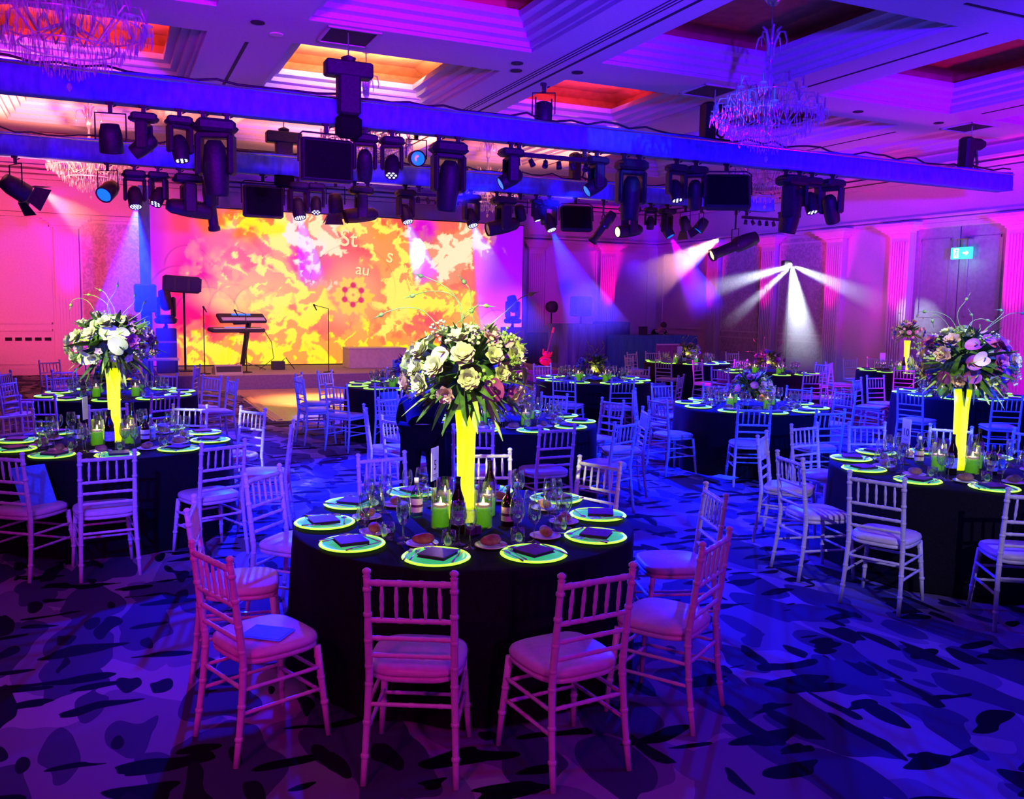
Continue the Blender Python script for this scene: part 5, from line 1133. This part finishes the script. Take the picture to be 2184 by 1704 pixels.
# lamps standing on top of the nearer truss, and floor-standing heads
o = fresnel(1.1, (.1, .2, .9), 'off', False); o.location = (5.9, 12.0, Z1B+.45); o['label'] = 'lamp standing upright on top of the nearer truss, centre'; o.rotation_euler = (0, 0, 0)
MB().tube([(-.13, 0, -.42), (-.13, 0, -.1)], .012, 5).build('stand_bar', M_blackm, o); MB().tube([(.13, 0, -.42), (.13, 0, -.1)], .012, 5).build('stand_bar', M_blackm, o)
o = fresnel(1.0, (-.1, -.9, -.1), 'blue', False); o.location = (4.15, 12.6, Z1A+.05); o['label'] = 'blue-glowing round lamp between the trusses, left of centre'
M_ = Matrix.Rotation(PI, 4, 'Y')
def floor_head(x, y, z, s, lab):
    o = moving_head(s, (.0, -.35, -1), 'off', False); o.location = (x, y, z+.06*s); o.rotation_euler = (PI, 0, .3); o['label'] = lab
floor_head(1.2, 21.6, 1.37, 1.15, 'upright moving head standing on the flight case left of the screen'); floor_head(10.1, 22.2, 1.42, 1.15, 'upright moving head on a case right of the screen')
cs2 = box_obj('flight_case', (10.1, 22.2, HS), (.5, .5, 1.05), M_speaker, 'tall dark case right of the screen', 'case'); MB().box((0, -.255, .6), (.46, .01, .04)).build('metal_band', M_steel, cs2)

# ---------------------------------------------------------------- chandeliers
def crystal(b, p, h, r): r *= .62; h *= .8; b.lathe([(0, -h), (r, -h*.72), (r*.5, -.3*h), (0, 0)], 4, p, cap=False)
def make_chandelier(seed):
    rnd = random.Random(seed); t = thing('chandelier', '', 'chandelier')      # origin at its lowest point
    MB().lathe([(.05, 2.02), (.13, 2.10), (.16, 2.2), (.0, 2.2)], 14).build('ceiling_cap', M_crystal, t, True)
    b = MB(); b.tube([(0, 0, .35), (0, 0, 2.05)], .012, 8); b.lathe([(.02, .5), (.07, .6), (.10, .72), (.05, .84), (.03, .95), (.06, 1.05), (.03, 1.15), (.02, 1.3), (.05, 1.36), (.02, 1.42)], 12); b.build('stem', M_crystal, t, True)
    for i in range(8):          # crown of curled glass plumes
        a = 2*PI*i/8; c, s = math.cos(a), math.sin(a); pts = [(.03*c, .03*s, 1.36), (.05*c, .05*s, 1.52), (.12*c, .12*s, 1.66), (.2*c, .2*s, 1.64), (.235*c, .235*s, 1.52), (.22*c, .22*s, 1.45)]
        if i % 2: pts = [(.03*c, .03*s, 1.36), (.04*c, .04*s, 1.55), (.07*c, .07*s, 1.70), (.12*c, .12*s, 1.75)]
        MB().tube(pts, [.018, .02, .018, .015, .01, .006][:len(pts)], 6).build('plume', M_crystal, t, True)
    for tier, (n, rr, z, up) in enumerate(((14, .72, .62, .24), (8, .44, .92, .2))):
        for i in range(n):
            a = 2*PI*(i+.5*tier)/n; c, s = math.cos(a), math.sin(a)
            arm = MB().tube([(.06*c, .06*s, z-.02), (rr*.4*c, rr*.4*s, z-.14), (rr*.72*c, rr*.72*s, z+up*.8), (rr*.92*c, rr*.92*s, z+up*.75), (rr*c, rr*s, z+.03)], .011, 6).build('arm', M_crystal, t, True)
            b = MB(); p = (rr*c, rr*s, z); b.lathe([(.01, -.01), (.06, .01), (.055, .02), (.014, .03), (.012, .16), (0, .165)], 8, p); b.build('candle_cup', M_crystal, arm, True)
            b = MB()
            for k in range(7): q = 2*PI*k/7; crystal(b, (p[0]+.055*math.cos(q), p[1]+.055*math.sin(q), p[2]), .13+.05*(k % 2), .011)
            b.build('cup_drops', M_crystal, arm)
    b = MB()
    for rr, z, n, h in ((.70, .56, 110, .16), (.66, .47, 110, .14), (.58, .38, 90, .14), (.47, .29, 70, .13), (.35, .21, 56, .13), (.23, .14, 34, .12), (.13, .08, 16, .1), (.42, .74, 44, .16), (.25, .6, 28, .14)):
        for i in range(n):
            a = 2*PI*i/n+rnd.uniform(0, .05); r_ = rr+rnd.uniform(-.03, .03); crystal(b, (r_*math.cos(a), r_*math.sin(a), z+.12+rnd.uniform(-.03, .03)), h*rnd.uniform(.8, 1.25), .012)
    for i in range(6): crystal(b, (0, 0, .02+.05*i), .05, .013)
    b.lathe([(0, -.02), (.03, .02), (.015, .06)], 6); o = b.build('crystal_drops', M_crystal, t); o['kind'] = 'stuff'
    for rr, z in ((.68, .58), (.44, .86), (.42, .38)): MB().lathe([(rr, z), (rr+.012, z+.01), (rr, z+.02), (rr-.012, z+.01), (rr, z)], 32, cap=False).build('ring', M_crystal, t, True)
    return t
chd = Proto(make_chandelier(1))
for (x, y, z), lab in (((-.27, 9.75, 3.97), 'large crystal chandelier cut off by the top left corner'), ((8.15, 9.75, 3.98), 'large crystal chandelier hanging right of centre before the truss'), ((3.92, 14.5, 3.97), 'crystal chandelier below the orange-lit coffer, behind the nearer truss'),
                       ((-.22, 19.3, 3.9), 'crystal chandelier at the left before the pink wall'), ((8.05, 19.2, 4.0), 'crystal chandelier half hidden behind the farther truss, centre'), ((12.05, 14.4, 4.0), 'crystal chandelier half hidden behind the nearer truss, right')):
    o = chd.place((x, y, z), x, lab, 'crystal chandeliers')
point('chandelier_glint_light', (-1.2, 3.0, 4.9), (.8, .4, 1), 14, .1)

# ---------------------------------------------------------------- right of the stage: booth, guitar, speakers
def drape_box(name, x0, x1, y0, y1, h, mt, lab, cat, seed=1):
    b = MB(); n = 60; ring_ = []; per = [(x0, y0), (x1, y0), (x1, y1), (x0, y1)]; pts = []
    for k in range(4):
        a, c = per[k], per[(k+1) % 4]; m_ = max(6, int(math.dist(a, c)/.06))
        nx_, ny_ = (c[1]-a[1]), -(c[0]-a[0]); l = math.hypot(nx_, ny_)
        for i in range(m_): t_ = i/m_; d_ = .018*math.sin(i*1.35+seed); pts.append((a[0]+(c[0]-a[0])*t_+nx_/l*d_, a[1]+(c[1]-a[1])*t_+ny_/l*d_))
    N = len(pts); cx, cy = (x0+x1)/2, (y0+y1)/2
    b.add([(x-cx, y-cy, 0) for x, y in pts]+[(cx+(x-cx)*.985-cx, cy+(y-cy)*.985-cy, h) for x, y in pts], [(i, (i+1) % N, N+(i+1) % N, N+i) for i in range(N)]+[tuple(range(N, 2*N))])
    return tag(b.build(name, mt, None, True, (cx, cy, 0)), lab, cat)
bo = drape_box('dj_booth', 12.35, 15.4, 21.0, 21.9, 1.2, M_booth, 'long teal-lit draped booth at the far end', 'booth')
drape_box('draped_equipment', 11.05, 12.25, 20.8, 21.9, 1.5, M_navy, 'bulky navy draped equipment stack left of the booth', 'equipment', 2)
drape_box('draped_equipment', 12.95, 13.75, 22.0, 22.8, 1.55, M_navy, 'tall navy draped rack behind the booth', 'equipment', 3)
drape_box('draped_desk', 11.3, 12.6, 23.9, 24.7, 1.15, M_navy, 'dark draped desk right of the stage behind the guitar', 'desk', 4)
lp = thing('laptop', 'small laptop on top of the booth', 'laptop', (13.9, 21.4, 1.21), .2); MB().box((0, 0, .01), (.34, .24, .02)).build('keyboard_base', M_speaker, lp); MB().box((0, .12, .12), (.34, .012, .22)).build('lid', M_speaker, lp)
pp = box_obj('wooden_panel', (13.35, 19.5, 0), (.72, .04, 1.05), M_pinkp, 'maroon upright panel behind the far table chairs', 'panel'); MB().box((0, -.025, 1.03), (.72, .02, .03)).build('panel_edge', M_cream, pp)
gt = thing('electric_guitar', 'red electric guitar leaning on a stand at the right end of the stage', 'guitar', (10.35, 20.75, HS), 0, None, (0, .22, -.3))
b = MB(); b.ball((0, 0, .22), .17, 14, sc=(1, .16, .75)); b.ball((0, 0, .4), .13, 14, sc=(1, .19, .7)); b.tube([(-.1, 0, .42), (-.13, 0, .52)], [.03, .015], 6); b.tube([(.1, 0, .42), (.12, 0, .5)], [.03, .015], 6); b.build('guitar_body', M_guitar, gt, True)
MB().tube([(0, -.015, .42), (0, -.015, .98)], [.026, .02], 6).build('neck', M_menu, gt); MB().box((0, -.015, 1.05), (.06, .02, .15), taper=.7).build('headstock', M_guitar, gt)
MB().box((0, -.035, .26), (.08, .01, .02)).build('bridge', M_steel, gt)
gs = thing('guitar_stand', 'thin guitar stand under the red guitar', 'stand', (10.35, 20.85, HS))
for s in (-1, 1): MB().tube([(0, .1, .35), (s*.22, -.12, .0)], .01, 6).build('leg', M_blackm, gs)
MB().tube([(0, .1, .35), (0, .3, 0)], .01, 6).build('leg', M_blackm, gs)
ps = thing('loudspeaker', 'square loudspeaker on a pole against the purple wall right of the stage', 'speaker', (12.66, 23.0, 0)); MB().box((0, 0, 1.98), (.56, .4, .58), bev=.03).build('cabinet', M_speaker, ps)
MB().box((0, -.205, 1.98), (.48, .012, .5)).build('grille', M_blackm, ps); MB().tube([(0, 0, 0), (0, 0, 1.7)], .02, 8).build('pole', M_blackm, ps)
for a in (0, 120, 240): MB().tube([(0, 0, .5), (.4*math.cos(R(a)), .4*math.sin(R(a)), 0)], .012, 6).build('leg', M_blackm, ps)
fs_ = thing('loudspeaker', 'round-fronted speaker on a stand left of the square loudspeaker', 'speaker', (11.9, 23.4, 0)); MB().lathe([(0, -.12), (.14, -.12), (.17, -.04), (.17, .1), (0, .12)], 16, M=look((.3, -1, 0), (0, 0, 1.95))).build('cabinet', M_speaker, fs_, True); MB().tube([(0, 0, 0), (0, 0, 1.8)], .02, 8).build('pole', M_blackm, fs_)
for a in (30, 150, 270): MB().tube([(0, 0, .5), (.4*math.cos(R(a)), .4*math.sin(R(a)), 0)], .012, 6).build('leg', M_blackm, fs_)
dk = box_obj('equipment_rack', (9.62, 21.3, HS), (.6, .5, .55), M_speaker, 'dark equipment rack at the right of the stage', 'rack'); MB().box((0, -.255, .4), (.5, .01, .03)).build('front_panel', M_steel, dk)
dq = box_obj('drum_riser_case', (9.0, 20.9, HS), (.5, .4, .35), M_navy, 'blue-lit low case at the stage edge behind the bouquet', 'case'); MB().box((0, -.2, .3), (.5, .01, .03)).build('metal_band', M_steel, dq)

# ---------------------------------------------------------------- people
def skinned(name, nodes, edges, mt, par, sub=2):
    me_ = bpy.data.meshes.new(name); me_.from_pydata([n_[0] for n_ in nodes], edges, []); me_.materials.append(mt); o = ob(name, me_, par)
    me_.skin_vertices.new() if hasattr(me_.skin_vertices, 'new') and not me_.skin_vertices else None
    sk_ = o.modifiers.new('Skin', 'SKIN')
    if not me_.skin_vertices: 
        bpy.context.view_layer.objects.active = o
    for i, n_ in enumerate(nodes):
        try: me_.skin_vertices[0].data[i].radius = (n_[1], n_[2] if len(n_) > 2 else n_[1])
        except Exception: pass
    try: me_.skin_vertices[0].data[0].use_root = True
    except Exception: pass
    s_ = o.modifiers.new('Subdivision', 'SUBSURF'); s_.levels = sub; s_.render_levels = sub
    me_.polygons.foreach_set('use_smooth', [True]*len(me_.polygons)); sk_.use_smooth_shade = True
    return o
def person(lab, loc, rz, P):
    """P: joint dict in local space, facing +y"""
    t = thing('person', lab, 'person', loc, rz)
    J = P
    def V(k): return J[k]
    names = ['pelvis', 'waist', 'chest', 'neck', 'head', 'lhip', 'lknee', 'lankle', 'ltoe', 'rhip', 'rknee', 'rankle', 'rtoe', 'lsh', 'lelb', 'lwr', 'lhand', 'rsh', 'relb', 'rwr', 'rhand']
    rad = dict(pelvis=.10, waist=.095, chest=.12, neck=.05, head=.07, lhip=.078, rhip=.078, lknee=.05, rknee=.05, lankle=.035, rankle=.035, ltoe=.03, rtoe=.03, lsh=.045, rsh=.045, lelb=.035, relb=.035, lwr=.024, rwr=.024, lhand=.022, rhand=.022)
    E_ = [('pelvis', 'waist'), ('waist', 'chest'), ('chest', 'neck'), ('neck', 'head'), ('pelvis', 'lhip'), ('lhip', 'lknee'), ('lknee', 'lankle'), ('lankle', 'ltoe'), ('pelvis', 'rhip'), ('rhip', 'rknee'), ('rknee', 'rankle'), ('rankle', 'rtoe'),
          ('chest', 'lsh'), ('lsh', 'lelb'), ('lelb', 'lwr'), ('lwr', 'lhand'), ('chest', 'rsh'), ('rsh', 'relb'), ('relb', 'rwr'), ('rwr', 'rhand')]
    ix = {n_: i for i, n_ in enumerate(names)}
    nodes = [(V(n_), rad[n_]) for n_ in names]; edges = [(ix[a], ix[c]) for a, c in E_]
    for s in 'lr':           # five unequal fingers each
        h = Vector(V(s+'hand')); f = (h-Vector(V(s+'wr'))).normalized(); side = f.cross(Vector((0, 0, 1)))
        if side.length < .1: side = Vector((1, 0, 0))
        side.normalize()
        if s == 'l': side = -side
        for k, (off, ln) in enumerate(((-.028, .07), (-.01, .08), (.008, .075), (.025, .06))):
            a = len(nodes); nodes.append((tuple(h+side*off+f*.03), .009)); nodes.append((tuple(h+side*off*1.1+f*(.03+ln*.55)+Vector((0, 0, -.008))), .008)); nodes.append((tuple(h+side*off*1.1+f*(.03+ln*.9)+Vector((0, 0, -.03))), .0065))
            edges += [(ix[s+'hand'], a), (a, a+1), (a+1, a+2)]
        a = len(nodes); nodes.append((tuple(h-side*.04+f*.005), .010)); nodes.append((tuple(h-side*.06+f*.035+Vector((0, 0, -.012))), .0085)); edges += [(ix[s+'hand'], a), (a, a+1)]
    skinned('body', nodes, edges, M_skin, t)
    hd = Vector(V('head')); up = (hd-Vector(V('neck'))).normalized(); fwd = Vector((0, 1, 0)); fwd = (fwd-up*fwd.dot(up)).normalized()
    c = hd+up*.06; Mh = Matrix((up.cross(fwd)*-1, fwd, up)).transposed().to_4x4(); Mh.translation = c
    b = MB(); b.ball((0, 0, 0), .1, 20, Mh, sc=(.78, .95, 1.18)); b.ball((0, .093, -.015), .018, 8, Mh, sc=(.7, 1, 1.4)); b.ball((.076, 0, 0), .02, 8, Mh, sc=(.4, .8, 1.3)); b.ball((-.076, 0, 0), .02, 8, Mh, sc=(.4, .8, 1.3)); b.ball((0, .08, -.055), .02, 8, Mh, sc=(1.2, .5, .3)); b.build('face', M_skin, t, True)
    b = MB(); b.ball((.03, .087, .015), .012, 8, Mh); b.ball((-.03, .087, .015), .012, 8, Mh); b.build('eye', M_key, t, True)
    b = MB(); b.ball((0, -.018, .03), .104, 18, Mh, sc=(.82, .98, 1.1)); b.build('hair', M_hair, t, True)
    def cl(name, keys, extra, grow, rads=None):
        nd = [(V(k), rad[k]+grow+(extra.get(k, 0))) for k in keys]; ed = [(keys.index(a), keys.index(c_)) for a, c_ in E_ if a in keys and c_ in keys]; return skinned(name, nd, ed, M_suit, t)
    cl('trousers', ['pelvis', 'lhip', 'lknee', 'lankle', 'rhip', 'rknee', 'rankle'], dict(pelvis=.035, lhip=.02, rhip=.02, lknee=.025, rknee=.025, lankle=.03, rankle=.03), .015)
    cl('jacket', ['waist', 'pelvis', 'chest', 'lsh', 'lelb', 'lwr', 'rsh', 'relb', 'rwr'], dict(waist=.035, chest=.03, pelvis=.035), .016)
    for s in 'lr':
        b = MB(); a = Vector(V(s+'ankle')); q_ = Vector(V(s+'toe')); b.tube([(a.x, a.y-.06, .04), (a.x, a.y, .045), (q_.x, q_.y, .035), (q_.x, q_.y+.05, .028)], [.035, .045, .045, .025], 10); b.build('shoe', M_suit, t, True)
    return t
bend = dict(pelvis=(0, 0, .95), waist=(0, .12, 1.04), chest=(0, .36, 1.14), neck=(0, .56, 1.17), head=(0, .66, 1.17), lhip=(-.095, 0, .88), lknee=(-.12, .03, .5), lankle=(-.13, -.03, .09), ltoe=(-.15, .12, .04), rhip=(.095, 0, .88), rknee=(.13, .05, .5), rankle=(.15, 0, .09), rtoe=(.17, .15, .04),
            lsh=(-.18, .46, 1.15), lelb=(-.24, .55, .92), lwr=(-.16, .68, .82), lhand=(-.13, .76, .81), rsh=(.18, .46, 1.15), relb=(.26, .56, .93), rwr=(.18, .7, .83), rhand=(.15, .78, .81))
person('person in black trousers and jacket bending over a table, half hidden by the bouquet', (2.42, 7.12, 0), R(-22), bend)
lean = dict(pelvis=(0, 0, .92), waist=(0, .08, 1.05), chest=(0, .25, 1.25), neck=(0, .36, 1.36), head=(0, .42, 1.4), lhip=(-.09, 0, .86), lknee=(-.1, .05, .48), lankle=(-.1, -.03, .09), ltoe=(-.11, .12, .04), rhip=(.09, 0, .86), rknee=(.1, .05, .48), rankle=(.12, -.02, .09), rtoe=(.13, .13, .04),
            lsh=(-.18, .28, 1.3), lelb=(-.24, .38, 1.12), lwr=(-.14, .5, 1.22), lhand=(-.1, .57, 1.23), rsh=(.18, .28, 1.3), relb=(.25, .38, 1.12), rwr=(.15, .5, 1.22), rhand=(.12, .57, 1.23))
person('person in dark clothes leaning over the teal booth', (14.9, 22.5, 0), PI, lean)

# ---------------------------------------------------------------- haze: real light in thin smoke, held to the places where the photo shows beams
def haze_mat(name, dens):
    """smoke that thins out along the beam (object z runs 0..1 from the lamp)"""
    m_ = bpy.data.materials.new(name); m_.use_nodes = True; nt = m_.node_tree
    for n_ in list(nt.nodes): nt.nodes.remove(n_)
    o_ = nt.nodes.new('ShaderNodeOutputMaterial'); v_ = nt.nodes.new('ShaderNodeVolumeScatter'); v_.inputs['Color'].default_value = (1, 1, 1, 1); v_.inputs['Anisotropy'].default_value = .1
    tc = nt.nodes.new('ShaderNodeTexCoord'); sp_ = nt.nodes.new('ShaderNodeSeparateXYZ'); mr = nt.nodes.new('ShaderNodeMapRange'); mr.interpolation_type = 'SMOOTHSTEP'
    mr.inputs['From Min'].default_value = .35; mr.inputs['From Max'].default_value = 1.0; mr.inputs['To Min'].default_value = dens; mr.inputs['To Max'].default_value = 0
    nt.links.new(tc.outputs['Object'], sp_.inputs[0]); nt.links.new(sp_.outputs[2], mr.inputs[0]); nt.links.new(mr.outputs[0], v_.inputs['Density']); nt.links.new(v_.outputs[0], o_.inputs['Volume'])
    return m_
M_haze = haze_mat('stage_haze', .24); M_haze2 = haze_mat('dense_stage_haze', .75)
def beam(loc, tgt, col, e, ang, lab, L, name='beam_light', blend=.35, hz=None):
    p = Vector(loc); d = (Vector(tgt)-p).normalized(); spot(name, loc, tgt, col, e*2.4, ang, blend, .04)
    b = MB(); r1 = math.tan(R(ang/2))+.05/L; b.lathe([(.03/L, .01), (r1, 1)], 20); o = b.build('haze', hz or M_haze, None, True); o.matrix_world = look(d, p) @ Matrix.Scale(L, 4); o['kind'] = 'stuff'; tag(o, lab, 'haze')
B3 = (.0, .004, 1.0)
def from_lamp(x, Y, tgt, col, e, ang, lab, L): beam(LENS[(x, Y)], tgt, col, e, ang, lab, L)
from_lamp(.48, 16.5, (.25, 15.2, .3), B3, 16000, 34, 'wide blue beam in the haze falling from the left LED moving head', 3.0)
from_lamp(3.20, 16.5, (3.6, 15.3, .3), B3, 3500, 26, 'blue beam in the haze over the left part of the screen', 1.3)
from_lamp(5.22, 16.5, (6.1, 15.4, .3), B3, 3500, 28, 'blue beam in the haze left of the par bar', 1.3)
from_lamp(6.56, 16.5, (7.5, 15.4, .3), B3, 3600, 36, 'broad blue-violet beam in the haze over the right of the screen', 2.9)
from_lamp(8.28, 16.5, (9.4, 15.3, .3), B3, 4200, 32, 'broad blue beam in the haze over the pillars right of the screen', 2.6)
from_lamp(11.15, 16.5, (12.2, 15.1, .3), (.25, .0, 1.0), 1500, 28, 'violet beam in the haze before the right wall', 2.0)
beam((12.5, 16.35, 3.55), (9.6, 15.6, 2.2), (1, .40, .26), 1600, 22, 'pale peach beam in the haze from the long profile spot', 2.9)
beam((-.95, 16.7, 3.75), (1.5, 18.8, 2.0), (1, .42, .35), 260, 34, 'pale warm beam in the haze at the left wall', 1.6)
from_lamp(5.38, 12.0, (3.4, 12.2, 3.1), B3, 900, 24, 'short blue beam in the haze from the centre moving head', .9)
from_lamp(6.80, 12.0, (4.9, 12.2, 3.1), B3, 900, 24, 'short blue beam in the haze right of the par bar', .9)
# white starburst fixture on a stand by the right wall
SX, SY_, SZ = 14.5, 16.33, 3.03
sf = thing('effect_light', 'dazzling white multi-beam effect light on a thin stand by the right wall', 'stage light', (SX, SY_, 0))
MB().tube([(0, 0, 0), (0, 0, SZ-.1)], .018, 8).build('pole', M_blackm, sf)
for a in (0, 120, 240): MB().tube([(0, 0, .5), (.4*math.cos(R(a)), .4*math.sin(R(a)), 0)], .012, 6).build('leg', M_blackm, sf)
MB().box((0, .12, SZ), (.25, .12, .2), bev=.02).build('housing', M_blackm, sf)
MB().ball((0, 0, SZ), .045, 12).build('lens', M_star, sf, True)
WB = (.72, .82, 1.0)
def wp(dx, dz, dy=-.3): return (SX+rv.x*dx+dy*.4, SY_+rv.y*dx+dy, SZ+dz)
for dx, dz, ang, L, e, nm_ in ((-2.3, -.72, 17, 3.0, 500, 'white beam in the haze reaching far left from the effect light'), (-1.35, -1.25, 12, 2.3, 450, 'white beam in the haze slanting down left from the effect light'),
                          (.32, -2.4, 30, 2.6, 800, 'broad white beam in the haze falling from the effect light'), (2.3, -.95, 19, 2.6, 300, 'white beam in the haze reaching right to the doors')):
    beam((SX+.0, SY_-.06, SZ-.02), wp(dx, dz), WB, e*2.2, ang, nm_, L, blend=.9, hz=M_haze2)

for o in bpy.data.objects:
    if 'label' in o and len(o['label'].split()) > 16: print('LONG', len(o['label'].split()), o.name, o['label'])
    if 'label' in o and not o['label']: print('EMPTY', o.name)
